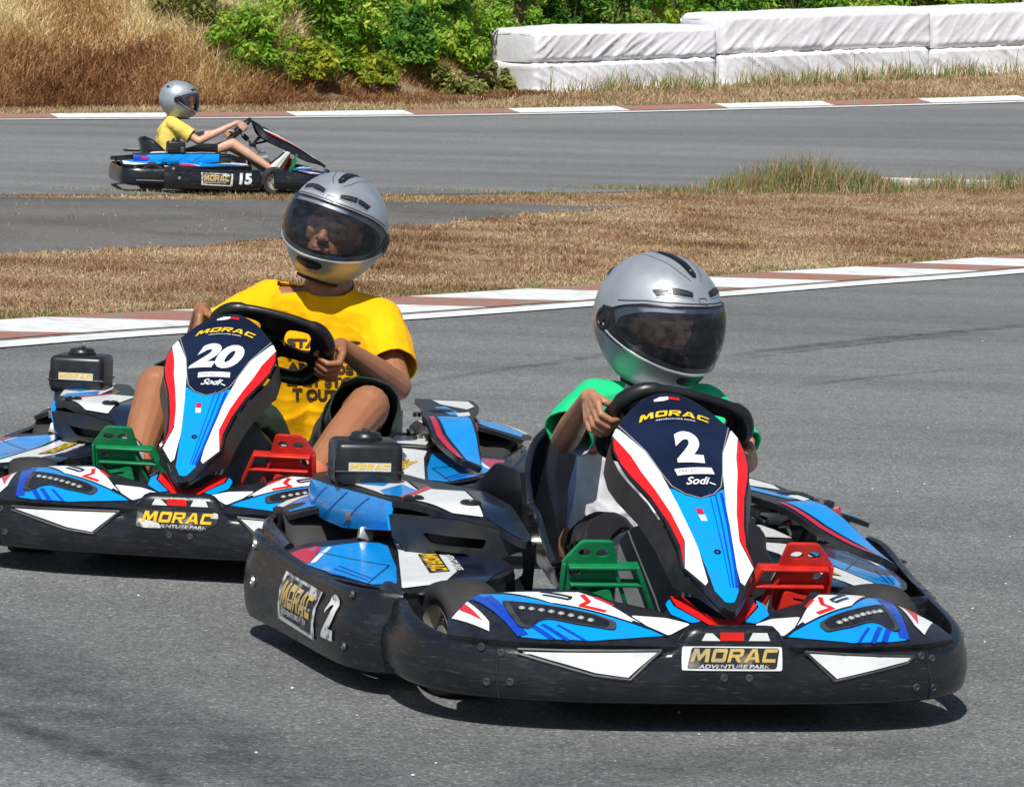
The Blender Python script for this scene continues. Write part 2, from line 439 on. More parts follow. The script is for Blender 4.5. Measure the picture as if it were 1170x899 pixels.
def make_front_plate(worn):
    """the stuck-on name plate of the front bumper"""
    m = MB()
    P = [(-.108, .163), (.100, .163), (.100, .115), (-.108, .115)][::-1]
    if not worn:
        m.decal(front_yz, P, WHITE, 0.0030, 0.03, 1, rnd=.004)
        m.decal(front_yz, [(-.098, .119), (.088, .119), (.094, .160), (-.088, .161)], WORNB, 0.0036, 0.03, 1, rnd=.006)
    else:
        m.decal(front_yz, [(-.105, .119), (.06, .114), (.10, .135), (.102, .160), (-.104, .163)], WORNB, 0.0030, 0.03, 1, rnd=.006)
        m.decal(front_yz, [(-.102, .121), (-.085, .117), (-.04, .118), (-.05, .132), (-.100, .140)], WORNW, 0.0034, 0.03, 1, rnd=.004)
        m.decal(front_yz, [(.082, .148), (.101, .146), (.101, .160), (.088, .161)], WORNW, 0.0034, 0.03, 1, rnd=.003)
    m.text(front_yz, 'MORAC', (-.092, .132), (.184, 0), (0, .0265), GOLD if not worn else YEL, 0.0042, 1, 0.3, 0.02)
    m.text(front_yz, 'ADVENTURE PARK', (-.075, .1195), (.15, 0), (0, .008), WORNW, 0.0042, 1, 0.2, 0.02)
    return m

def fair(x, y):
    b = YB_R if y < 0 else YB_L
    r = (max(x - X0, 0) / AX) ** NN + (abs(y) / b) ** NN
    d = (1 - r ** (1 / NN)) * .45 if r > 0 else .45
    return Vector((x, y, .158 + .42 * d - .35 * d * d))
def rim_pt(y, k):
    b = YB_R if y < 0 else YB_L
    return X0 + k * AX * max(1 - (abs(y) / (b * k)) ** NN, 0) ** (1 / NN)

FB = dict(
 wedge=[(1.3715, -.5416), (1.2666, -.4909), (1.4382, -.4752), (1.4863, -.4835)],
 wred=[(1.3266, -.5177), (1.2852, -.4996), (1.4266, -.4876)],
 blue=[(1.2469, -.4819), (1.2257, -.456), (1.2714, -.4162), (1.3931, -.3379), (1.468, -.2427), (1.5263, -.1652), (1.5557, -.1297), (1.5633, -.2024), (1.569, -.2878), (1.5493, -.3873), (1.5326, -.4252)],
 whitetop=[(1.2551, -.4132), (1.3233, -.3245), (1.3449, -.2714), (1.3977, -.2359), (1.479, -.1919), (1.5229, -.1644), (1.4642, -.2419), (1.3882, -.3369)],
 whitecen=[(1.4754, -.1893), (1.488, -.1167), (1.5126, -.0706), (1.5567, -.126), (1.5264, -.1597)],
 light=[(1.3329, -.4311), (1.3721, -.3888), (1.4118, -.3414), (1.47, -.2614), (1.5067, -.2231), (1.5375, -.233), (1.5065, -.3049), (1.4691, -.3613), (1.4794, -.3867), (1.5071, -.4044), (1.4895, -.4247), (1.4072, -.4317)])

def make_fairing():
    m = MB()
    half = [(1.39, 0.0), (1.385, -.07), (1.46, -.115), (1.40, -.215), (1.33, -.255), (1.30, -.33), (1.235, -.42), (1.215, -.458), (1.262, -.494), (1.375, -.552)]
    fr = [(rim_pt(y, .985), y) for y in np.linspace(-.565, 0, 30)]
    fr = [p for p in fr if p[0] > 1.385]
    right = half[1:] + [(float(a), float(b)) for a, b in fr]
    sc = YB_L / YB_R
    left = [(x, -y * sc) for x, y in right]
    outline = [(1.39, 0.0)] + right[:-1] + [(rim_pt(0, .985), 0.0)] + left[:-1][::-1]
    m.shell(fair, outline, .012, BLACK, h=.025, sgn=-1 if area(outline) < 0 else 1)
    # make sure outer face is up: fair's du x dv is +z, polygon orientation does not matter to cdt
    for sd in (-1, 1):
        def t(poly, k=sd): return poly if k < 0 else [(x, -y * sc) for x, y in poly]
        def d(poly, mm, off, h=.03, rnd=0.0): m.decal(fair, t(poly), mm, off, h, 1, rnd)
        d(FB['wedge'], WHITE, .0018); d(FB['wred'], RED, .0030, .02)
        d(FB['blue'], BLUE, .0018); d(FB['whitetop'], WHITE, .0018)
        d(FB['whitecen'], WHITE, .0026, rnd=.008)
        # deep blue diagonal bands
        for a, b, w in (((1.244, -.470), (1.528, -.4215), .022), ((1.46, -.41), (1.556, -.365), .012), ((1.49, -.375), (1.566, -.335), .010), ((1.50, -.345), (1.570, -.30), .006)):
            m.strip(fair, t([a, b]), w, DBLUE, .0030, 1)
        m.strip(fair, t([(1.26, -.447), (1.35, -.441), (1.395, -.436)]), .014, DBLUE, .0031, 1)
        # black pinstripe between wedge and blue, and edge of the white
        m.strip(fair, t([(1.395, -.335), (1.468, -.2405), (1.53, -.163)]), .004, NAVY, .0036, 1)
        m.strip(fair, t([(1.50, -.19), (1.562, -.127)]), .006, BLACK, .0038, 1)
        # emblem: dark hook and red bars on the white top
        m.strip(fair, t([(1.31, -.345), (1.372, -.292), (1.384, -.300), (1.335, -.345)]), .007, NAVY, .0034, 1)
        m.strip(fair, t([(1.365, -.268), (1.405, -.262), (1.42, -.283), (1.455, -.236)]), .010, RED, .0034, 1)
        m.strip(fair, t([(1.385, -.245), (1.43, -.215)]), .006, RED, .0034, 1)
        # raised lamp recess with dots
        L = rounded(t(FB['light']), .012)
        m.decal(fair, L, BLACK, .0042, .02, 1)
        m.shell(lambda u, v: fair(u, v) + Vector((0, 0, .0052)), [tuple(p) for p in L], .004, GREYP, .02, sgn=1, holes=[[(lerp(p[0], 1.45, .1), lerp(p[1], t([(1.45, -.335)])[0][1], .12)) for p in L]])
        for k in range(8):
            q = lerp(1.405, 1.497, k / 7), lerp(-.402, -.276, k / 7)
            u, v = t([q])[0]; p = fair(u, v)
            m.ell(p + Vector((0, 0, .0055)), (.0085, .0075, .005), LENS, 10, 6)
        # tiny bolts
        for q in ((1.30, -.505),):
            u, v = t([q])[0]
    rd = [(1.393, -.062), (1.4686, -.036), (1.4973, 0), (1.4686, .036), (1.393, .062), (1.393, .088), (1.44, .085), (1.500, .045), (1.530, .024), (1.565, .020), (1.565, -.020), (1.530, -.024), (1.500, -.045), (1.44, -.085), (1.393, -.088)]
    m.decal(fair, rd, RED, .0040, .02, 1)
    for k in (1, -1):
        m.decal(fair, [(1.405, k * .092), (1.44, k * .090), (1.503, k * .046), (1.51, k * .068), (1.475, k * .104), (1.43, k * .106)], BLUE, .0036, .02, 1, rnd=.006)
    return m

# ---- shield (number panel)
TT = Vector((.867, 0, -.498)); NV = Vector((.498, 0, .867))
def panel(a, b):
    s_ = a / .727
    return Vector((.94, 0, .595)) + TT * a + NV * (.05 * s_ * (1 - s_)) + Vector((0, b, 0)) - NV * (1.6 * b * b + 60 * max(0, abs(b) - .115) ** 3)
def both_(poly): return poly + [(a, -b) for a, b in poly[::-1]]
P_SIL = [(-.036, 0), (-.030, -.028), (-.016, -.052), (.012, -.083), (.066, -.125), (.10, -.1425), (.146, -.1475), (.2055, -.1430), (.2534, -.1335), (.3458, -.1060), (.4467, -.0850), (.5218, -.0765), (.5842, -.0790), (.6511, -.0480), (.700, -.027), (.727, -.010), (.733, 0)]
def make_shield():
    m = MB()
    sil = P_SIL + [(a, -b) for a, b in P_SIL[1:-1][::-1]]
    # extra flank: side walls going back behind the shield
    m.shell(panel, sil, .014, BLACK, h=.022, sgn=1)
    n = len(sil); rows = 5; V = []; F = []
    for r in range(rows):
        k = r / (rows - 1)
        for a, b in sil:
            p = panel(a, b); cc = panel(a, 0)
            q = p - NV * (.014 + .044 * k * sst(min(1, (a + .04) / .12)) * (.12 + .88 * sst((.73 - a) / .22)) * (1 + .15 * sst((a - .08) / .2))) - (cc - p).normalized() * (.016 * k * sst((a - .05) / .15) * sst((.70 - a) / .2)) if (cc - p).length > 1e-5 else p - NV * (.014 + .012 * k)
            V.append(q)
    for r in range(rows - 1):
        for i in range(n):
            j = (i + 1) % n; F.append((r * n + i, r * n + j, (r + 1) * n + j, (r + 1) * n + i))
    m.add(V, F, BLACK)
    def dd(poly, mm, off, h=.02):
        m.decal(panel, poly, mm, off, h, 1); m.decal(panel, mir(poly), mm, off, h, 1)
    # navy number field
    num = [(-.030, 0), (-.024, -.028), (-.010, -.052), (.018, -.083), (.068, -.119), (.0825, -.1205), (.1846, -.083), (.2716, -.064), (.3194, -.0521), (.3506, -.0298), (.3671, 0)]
    m.decal(panel, num + [(a, -b) for a, b in num[1:-1][::-1]], NAVY, .001, .02, 1)
    white = [(.0977, -.1391), (.0765, -.1283), (.0825, -.1238), (.1846, -.0859), (.2716, -.0677), (.3926, -.0509), (.5275, -.0358), (.6412, -.034), (.6511, -.0412), (.5902, -.0726), (.5064, -.0582), (.4128, -.0703), (.3215, -.0892), (.2529, -.1053), (.1883, -.1159)]
    red = [(.105, -.1385), (.1462, -.1434), (.2055, -.1386), (.2534, -.1284), (.3458, -.1007), (.4467, -.0791), (.5218, -.0696), (.5842, -.0744), (.5064, -.0602), (.4128, -.0703), (.3215, -.0892), (.2529, -.1053), (.1883, -.1159)]
    dd(white, WHITE, .0012); dd(red, RED, .0016)
    blue = [(.3317, -.0524), (.3566, -.0309), (.371, 0), (.3566, .0309), (.3317, .0524), (.3300, .0600), (.4589, .0440), (.6003, .0300), (.6700, .0250), (.7040, .010), (.7070, 0), (.7040, -.010), (.6700, -.0250), (.6003, -.0300), (.4589, -.0440), (.3300, -.0600)]
    m.decal(panel, blue, BLUE, .0012, .02, 1)
    for b0, b1, w in ((.049, .036, .007), (.035, .024, .0035), (.022, .015, .002)):
        m.strip(panel, [(.345, b0), (.45, lerp(b0, b1, .45)), (.60, b1 * .85), (.66, b1 * .65)], w, DBLUE, .0018, 1)
    m.strip(panel, [(.07, -.122), (.1896, -.0832), (.2756, -.0657), (.322, -.0531), (.3526, -.0308), (.3691, 0), (.3526, .0308), (.322, .0531), (.2756, .0657), (.1896, .0832), (.07, .122)], .0022, GLINE, .0022, 1)
    # small emblem near the tip and the crest at the top
    m.decal(panel, [(.405, -.018), (.405, -.004), (.424, -.003), (.424, -.015)], CRIM, .0022, .02, 1)
    m.decal(panel, [(.426, -.016), (.426, -.002), (.447, 0), (.447, -.013)], WHITE, .0022, .02, 1)
    m.decal(panel, [(-.004, -.034), (-.015, -.018), (-.017, .000), (-.006, .000), (.001, -.012), (.003, -.034)], WHITE, .0022, .02, 1)
    m.decal(panel, [(-.017, .002), (-.013, .024), (-.003, .024), (-.006, .002)], RED, .0022, .02, 1)
    p = panel(.549, .002)
    M = Matrix.Translation(p) @ NV.to_track_quat('Z', 'Y').to_matrix().to_4x4()
    m.lathe([(.008, -.002), (.0075, .003), (.004, .0035), (.003, .001), (0, .001)], NAVY, M, 14)
    return m
def make_number(txt):
    m = MB()
    # arched name
    def arch(u, v): # u along width (-1..1), v height 0..1
        b = u * .080; a = .078 - .016 * (1 - u * u) - v * .022
        return panel(a, b)
    m.text(arch, 'MORAC', (-1, 0), (2, 0), (0, 1), YEL, .0024, 1, .3, .018)
    def arch2(u, v):
        b = u * .045; a = .088 - .012 * (1 - (u * .55) ** 2) - v * .0045
        return panel(a, b)
    m.text(arch2, 'ADVENTURE PARK', (-1, 0), (2, 0), (0, 1), WHITE, .0024, 1, .2, .02)
    w = .062 if len(txt) == 1 else .135
    sh = 0.12 if len(txt) == 1 else 0.28
    m.text(panel, txt, (.241, -w / 2 + .002 + (0.003 if len(txt) == 1 else -.004)), (0, w), (-.118, 0), WHITE, .0024, 1, sh, .055 if len(txt) == 1 else .05)
    m.decal(panel, [(.2640, -.0375), (.2560, .0450), (.2790, .0475), (.2880, -.0350)], WHITE, .0024, .02, 1)
    m.text(panel, 'PAK ADV', (.279, -.030), (-.003, .05), (-.012, -.001), GLINE, .003, 1, .1, 0)
    m.text(panel, 'Sodi', (.322, -.022), (-.003, .055), (-.027, 0), WHITE, .0024, 1, .55, .02)
    m.strip(panel, [(.312, .030), (.318, .042)], .004, WHITE, .0025, 1)
    return m

# ---- side bumpers
def side_curve(sd):
    if sd < 0: P = [(.34, -.838), (.42, -.843), (.60, -.808), (.80, -.775), (1.0, -.742), (1.10, -.715), (1.17, -.67), (1.19, -.62)]
    else: P = [(.34, .77), (.42, .78), (.60, .765), (.80, .735), (1.0, .70), (1.10, .675), (1.17, .63), (1.19, .58)]
    return P
def smooth_line(P, n):
    P = [np.array(p, float) for p in P]; out = []
    for i in range(len(P) - 1):
        p0 = P[max(i - 1, 0)]; p1 = P[i]; p2 = P[i + 1]; p3 = P[min(i + 2, len(P) - 1)]
        for k in range(n):
            t = k / n
            out.append(.5 * ((2 * p1) + (-p0 + p2) * t + (2 * p0 - 5 * p1 + 4 * p2 - p3) * t * t + (-p0 + 3 * p1 - 3 * p2 + p3) * t ** 3))
    out.append(P[-1]); return out
def side_zt(x): return float(np.interp(x, [.34, .45, .62, .80, .95, 1.2], [.226, .222, .205, .196, .196, .204]))
def side_surf(sd):
    C = np.array(smooth_line(side_curve(sd), 12))
    def f(x, z, inset=0.0):
        y = float(np.interp(x, C[:, 0], C[:, 1])); y2 = float(np.interp(x + .02, C[:, 0], C[:, 1])); y1 = float(np.interp(x - .02, C[:, 0], C[:, 1]))
        d = Vector((.04, y2 - y1)); d.normalize(); n = Vector((d.y, -d.x)) if sd < 0 else Vector((-d.y, d.x))
        k = (z - .03) / (side_zt(x) - .03)
        q = .010 * math.sin(math.pi * min(1, max(0, k * 1.3))) - .008 * sst((k - .62) / .15) - inset
        return Vector((x + n.x * q, y + n.y * q, z))
    return f
def make_side_bumper(sd):
    m = MB(); f = side_surf(sd); xs = [.34 + .85 * i / 60 for i in range(61)]
    prof = [0, .08, .2, .35, .5, .65, .8, .93, 1]; V = []; F = []
    for x in xs:
        zt = side_zt(x); zb = .028
        e = sst((1.15 - x) / .06) * .5 + .5
        r = [f(x, zb, .02)] + [f(x, lerp(zb + .003, zt - .004, k), .004 if k in (0, 1) else 0) for k in prof] + [f(x, zt, .012), f(x, zt - .004, .024), f(x, zb + .01, .022)]
        V += r; n = len(r)
    for i in range(len(xs) - 1):
        for k in range(n):
            l = (k + 1) % n; q = (i * n + k, i * n + l, (i + 1) * n + l, (i + 1) * n + k)
            F.append(q[::-1] if sd > 0 else q)
    F.append(tuple(range(n))); F.append(tuple((len(xs) - 1) * n + k for k in range(n)))
    m.add(V, F, BUMPER)
    for x, z in ((1.10, .185), (1.10, .075), (.42, .198), (.47, .12)):
        p = f(x, z); nn = Vector((0, sd, 0)); M = Matrix.Translation(p + nn * .001) @ nn.to_track_quat('Z', 'Y').to_matrix().to_4x4()
        rr = .010 if x > .9 else .014
        m.lathe([(rr, -.003), (rr * .95, .003), (rr * .5, .004), (rr * .45, .001), (0, .001)], GREYP if x > .9 else STEEL, M, 12)
    return m
def make_side_marks(sd, txt):
    m = MB(); f = side_surf(sd)
    sg = 1 if sd < 0 else -1
    # readable from outside: text runs rear->front on the right side, front->rear on the left
    if sd < 0:
        x0, x1, nx0, nx1 = .66, .93, .985, (1.055 if len(txt) == 1 else 1.10)
    else:
        x0, x1, nx0, nx1 = .93, .66, (1.055 if len(txt) == 1 else 1.10), .985
    def g(u, z): return f(u, z)
    def D(poly, mm, off): m.decal(g, poly, mm, off, .04, sg)
    lo, hi = min(x0, x1), max(x0, x1)
    D([(lo, .066), (hi, .060), (hi + .005, .166), (lo, .172)], WORNW, .003)
    D([(lo + .015, .078), (hi - .02, .070), (hi - .01, .158), (lo + .01, .165)], WORNB, .0036)
    m.text(g, 'MORAC', (x0 + (x1 - x0) * .07, .100), ((x1 - x0) * .84, 0), (0, .052), GOLD, .0044, sg, .25, .02)
    m.text(g, 'ADVENTURE PARK', (x0 + (x1 - x0) * .12, .083), ((x1 - x0) * .7, 0), (0, .012), WORNW, .0044, sg, .1, .02)
    m.text(g, txt, (nx0, .078), (nx1 - nx0, 0), (0, .096), WHITE if len(txt) > 1 else WORNW2, .0036, sg, .12, .05)
    return m
WORNW2 = mat('chipped_white_number', (0.66, 0.67, 0.66), 0.45, col2=(0.20, 0.20, 0.20), vscale=34, lo=0.58, hi=0.66)

# ---- side pods
def podz(x, y):
    return Vector((x, y, .200 + .09 * (.60 - abs(y)) + .012 * sst((.75 - x) / .4) - .05 * sst((x - 1.04) / .16) - .9 * max(0, abs(y) - .70) ** 1.5))
def make_pod(sd):
    m = MB(); k = 1.0 if sd < 0 else -.93
    def t(poly): return [(x, y * k) for x, y in poly]
    out = t([(.40, -.50), (.45, -.40), (.55, -.33), (.95, -.33), (1.05, -.37), (1.085, -.48), (1.095, -.61), (1.02, -.67), (.90, -.715), (.60, -.768), (.42, -.79), (.40, -.70)])
    m.shell(podz, out, .02, BLACK, .04, sgn=1, rnd=.03)
    # outer skirt
    C = [(x, y) for x, y in dens(out, .04)]
    V = []; F = []
    for x, y in C: p = podz(x, y); V.append(p - Vector((0, 0, .012)))
    for x, y in C: p = podz(x, y); V.append(Vector((lerp(x, .8, .04), y * .985, .10)))
    n = len(C)
    for i in range(n): j = (i + 1) % n; F.append((i, j, n + j, n + i))
    m.add(V, F, BLACK)
    def D(poly, mm, off, rnd=0.0): m.decal(podz, t(poly), mm, off, .04, 1, rnd)
    D([(.46, -.60), (.49, -.552), (.53, -.545), (.80, -.568), (1.035, -.603), (1.02, -.655), (.90, -.69), (.796, -.715), (.62, -.745), (.50, -.755)], BLUE, .0015, .006)
    D([(.47, -.70), (.49, -.69), (.62, -.732), (.62, -.748), (.50, -.758), (.46, -.76)], CRIM, .0024)
    D([(.49, -.675), (.50, -.67), (.64, -.722), (.64, -.734), (.62, -.732)], WHITE, .0022)
    D([(.47, -.525), (.50, -.40), (.60, -.402), (.64, -.43), (.93, -.455), (1.062, -.504), (1.07, -.598), (.80, -.560), (.60, -.532)], WHITE, .0015, .006)
    D([(.50, -.392), (.60, -.395), (.65, -.425), (.93, -.448), (1.075, -.49), (1.08, -.42), (.95, -.345), (.58, -.345)], NAVY, .0013)
    m.strip(podz, t([(.55, -.70), (.78, -.58)]), .004, NAVY, .0026, 1)
    m.strip(podz, t([(.78, -.58), (1.00, -.66)]), .004, NAVY, .0026, 1)
    for q in (-.72, -.70, -.685): m.strip(podz, t([(.80 - (q + .72) * 2, q), (.96, q + .045)]), .005, DBLUE, .0024, 1)
    # sticker on the white: black patch with yellow lettering, read along the pod
    for (xa, xb, ya, yb) in ((.66, .93, -.515, -.470),):
        P = t([(xa, ya + .018), (xa, yb + .018), (xb, yb), (xb, ya)])
        m.decal(podz, P, WORNB, .0026, .04, 1)
        if sd < 0: m.text(podz, 'MORAC', (xa + .01, ya + .022), (xb - xa - .02, -.014), (0, .034), YEL, .0034, 1, .2, .02)
        else: m.text(podz, 'MORAC', (xb - .01, (ya + .004) * k), (-(xb - xa - .02), .014), (0, -.034), YEL, .0034, 1, .2, .02)
    if sd < 0: m.text(podz, 'AVENTURES', (.66, -.440), (.27, -.014), (0, .015), WHITE, .0034, 1, .1, .03)
    else: m.text(podz, 'AVENTURES', (.93, .455 * .93), (-.27, -.014), (0, -.015), WHITE, .0034, 1, .1, .03)
    for x, y in ((1.10, -.56), (.58, -.79)):
        m.ell(podz(x, y * k) + Vector((0, 0, .001)), (.009, .009, .004), GREYP, 10, 6)
    return m

# ---- upper covers over engine / tank platform (right)
def covz(x, y):
    return Vector((x, y, .325 - .05 * sst((x - .62) / .28) - .02 * sst((-x + .1) / .3) - .25 * max(0, abs(y) - .56) ** 1.2 ))
def make_cover(sd):
    m = MB(); k = 1.0 if sd < 0 else -.97
    def t(poly): return [(x, y * k) for x, y in poly]
    if sd < 0:
        out = [(-.16, -.62), (.02, -.655), (.19, -.635), (.58, -.55), (.73, -.435), (.78, -.34), (.90, -.30), (.86, -.275), (.40, -.30), (.20, -.40), (.0, -.46), (-.16, -.50)]
        m.shell(covz, t(out), .016, BLACK, .03, sgn=1, rnd=.02)
        def D(poly, mm, off, rnd=0.0): m.decal(covz, t(poly), mm, off, .03, 1, rnd)
        D([(-.02, -.615), (.18, -.605), (.50, -.552), (.54, -.515), (.44, -.46), (.22, -.46), (.02, -.49)], WHITE, .0015, .01)
        D([(.10, -.60), (.30, -.575), (.34, -.53), (.26, -.50), (.12, -.56)], BLUE, .0024)
        D([(.30, -.48), (.44, -.46), (.54, -.515), (.50, -.552), (.42, -.55)], BLUE, .0024)
        D([(.22, -.452), (.44, -.455), (.56, -.530), (.60, -.52), (.60, -.49), (.40, -.42), (.30, -.42)], NAVY, .0018)
        D([(.38, -.442), (.56, -.520), (.715, -.432), (.735, -.365), (.42, -.352)], WHITE, .0026, .006)
        D([(.345, -.43), (.55, -.527), (.575, -.515), (.375, -.42)], CRIM, .0030)
        D([(.40, -.345), (.735, -.36), (.87, -.30), (.42, -.31)], NAVY, .0018)
        for x, y in ((.575, -.497), (.640, -.378)):
            p = covz(x, y) + Vector((0, 0, .004))
            m.lathe([(.024, -.004), (.024, .002), (.018, .006), (.010, .006), (.008, .003), (0, .003)], BLACK, Matrix.Translation(p), 20)
            m.ell(p + Vector((0, 0, .004)), (.007, .007, .004), STEEL, 10, 6)
        # blue outer side face
        top = [(-.16, -.622), (.02, -.657), (.19, -.637), (.40, -.592), (.58, -.552)]
        def facef(u, w):
            x = u; y = float(np.interp(u, [p[0] for p in top], [p[1] for p in top])); z0 = covz(x, y).z
            zb = float(np.interp(u, [-.16, .05, .30, .58], [.245, .225, .222, .255]))
            return Vector((x, y * k - .006 * math.sin(math.pi * w), lerp(zb, z0 - .004, w)))
        m.shell(facef, [(-.16, 0), (.58, 0), (.58, 1), (-.16, 1)], .012, BLUE, .06, sgn=1)
        m.decal(facef, [(-.16, .0), (-.06, 0), (-.02, .5), (-.05, 1), (-.16, 1)], DBLUE, .001, .06, 1)
        for a in (.02, .16, .30): m.strip(facef, [(a, .05), (a + .16, .95)], .007, DBLUE, .0016, 1)
        m.text(facef, 'SR', (-.10, .35), (.07, 0), (0, .4), RED, .002, 1, .2, .03)
        # front wall with slots, below the bolts
        def wall(y, z):
            x = float(np.interp(y, [-.56, -.50, -.43, -.34, -.26], [.585, .655, .735, .79, .86])); return Vector((x - .25 * (.3 - z) , y, z))
        holes = [rounded([(-.475, .236), (-.37, .236), (-.36, .262), (-.49, .262)], .008), rounded([(-.33, .15), (-.285, .19), (-.29, .245), (-.35, .21)], .01),
                 rounded([(-.455, .20), (-.365, .20), (-.40, .225), (-.465, .225)], .006)]
        m.shell(wall, [(-.555, .292), (-.545, .24), (-.47, .185), (-.42, .15), (-.35, .11), (-.27, .10), (-.27, .262), (-.34, .285), (-.43, .300)], .014, WALLP, .02, holes=holes, sgn=1)
        # bracket wing that ties the cover to the seat
        def wing(u, w): return Vector((lerp(.10, .72, u), -.285 + .05 * u - .03 * math.sin(math.pi * u) * w, lerp(.27, lerp(.33, .445, sst(u)), w)))
        m.shell(wing, [(0, 0), (.8, 0), (.8, .75), (.55, 1), (.2, .8), (0, .5)], .012, BLACK, .1, sgn=1)
        m.box((.50, -.41, .19), (.24, .22, .15), BLACK, bev=.01)
        m.box((.45, -.33, .20), (.5, .02, .20), BLACK, bev=.004)
    else:
        out = [(-.16, -.56), (.02, -.60), (.30, -.61), (.55, -.66), (.80, -.70), (.82, -.64), (.58, -.53), (.34, -.47), (.0, -.42), (-.16, -.38)]
        def cz(x, y): return Vector((x, y, .305 - .06 * sst((x - .35) / .45) - .8 * max(0, abs(y) - .60) ** 1.3))
        m.shell(cz, t(out), .016, BLACK, .03, sgn=1, rnd=.012)
        def D(poly, mm, off, rnd=0.0): m.decal(cz, t(poly), mm, off, .03, 1, rnd)
        D([(-.12, -.55), (.02, -.585), (.12, -.575), (.0, -.48), (-.12, -.44)], WHITE, .0015)
        D([(.05, -.50), (.22, -.56), (.30, -.58), (.30, -.545), (.10, -.475)], BLUE, .0015)
        D([(.32, -.60), (.55, -.652), (.78, -.694), (.80, -.655), (.57, -.57), (.36, -.515)], BLUE, .0015)
        D([(.20, -.59), (.30, -.605), (.34, -.575), (.25, -.555)], WHITE, .0022)
        D([(.36, -.505), (.57, -.558), (.80, -.645), (.81, -.632), (.58, -.542), (.37, -.492)], CRIM, .0022)
        m.box((.30, .36 * 1, .24), (.46, .012, .10), BLACK, bev=.003)
        m.decal(lambda u, v: Vector((u, v, .236)), [(.26, .37), (.46, .38), (.48, .485), (.24, .475)], WHITE, .001, .04, 1)
        m.box((.36, .425, .225), (.24, .13, .018), BLACK, bev=.004)
    return m

def make_tank():
    m = MB()
    m.box((.205, -.555, .368), (.155, .158, .105), BLACK, bev=.016)
    m.box((.205, -.555, .352), (.160, .163, .006), BLACK, bev=.002)
    m.decal(lambda u, v: Vector((.2835, u, v)), [(-.605, .352), (-.505, .352), (-.505, .374), (-.605, .374)], WORNW3, .0012, .03, 1)
    m.text(lambda u, v: Vector((.2835, u, v)), 'MORAC', (-.602, .359), (.094, 0), (0, .012), YEL, .002, 1, .2, .03)
    m.decal(lambda u, v: Vector((u, -.634, v)), [(.24, .335), (.27, .335), (.27, .375), (.24, .375)], GREYT, .0012, .03, 1)
    return m
WORNW3 = mat('faded_white_sticker', (0.66, 0.66, 0.58), 0.5, col2=(0.5, 0.48, 0.36), vscale=60)
def make_cap():
    m = MB(); M = Matrix.Translation((.205, -.555, .4185))
    m.lathe([(.040, 0), (.040, .008), (.036, .012), (.034, .018), (.026, .021), (0, .021)], BLACK, M, 24)
    m.box((.205, -.555, .441), (.05, .012, .008), BLACK, bev=.002)
    return m

def make_engine(sd):
    m = MB(); s_ = -1 if sd < 0 else 1
    c = Vector((.15, .47 * s_, .17)); r_ = random.Random(3 + sd)
    m.box(c, (.20, .15, .13), ENGR if sd < 0 else BLACK, bev=.012)
    for k in range(6): m.box(c + Vector((-.06 + .026 * k, 0, .075)), (.008, .13, .04), STEEL if sd > 0 else BLACK, bev=.002)
    m.lathe([(.05, -.02), (.055, 0), (.055, .02), (.03, .03), (0, .03)], BLACK, Matrix.Translation(c + Vector((.04, .02 * s_, .11))), 20)
    m.tube([c + Vector((.10, .06 * s_, .0)), c + Vector((.22, .12 * s_, .02)), c + Vector((.30, .12 * s_, .01)), c + Vector((.40, .05 * s_, -.02))], .022, BLACK if sd < 0 else GREYP, 12)
    m.tube([c + Vector((.0, .03 * s_, .10)), c + Vector((.12, .07 * s_, .115)), c + Vector((.22, .02 * s_, .09)), c + Vector((.24, -.02 * s_, .02))], .007, RUBBER, 8)
    for k in range(10):
        p = c + Vector((r_.uniform(.02, .28), r_.uniform(-.08, .12) * s_, r_.uniform(.05, .11)))
        m.box(p, (r_.uniform(.02, .05), r_.uniform(.015, .04), r_.uniform(.01, .035)), r_.choice([ENGR, ENGR, STEEL, GREYP, BLACK]), rot=Euler((r_.uniform(-.5, .5), r_.uniform(-.5, .5), r_.uniform(0, 3))).to_matrix(), bev=.003)
    for k in range(4):
        p = c + Vector((r_.uniform(.0, .26), r_.uniform(-.06, .10) * s_, .115))
        m.lathe([(.012, 0), (.012, .012), (.006, .014), (0, .014)], STEEL, Matrix.Translation(p), 10)
    return m

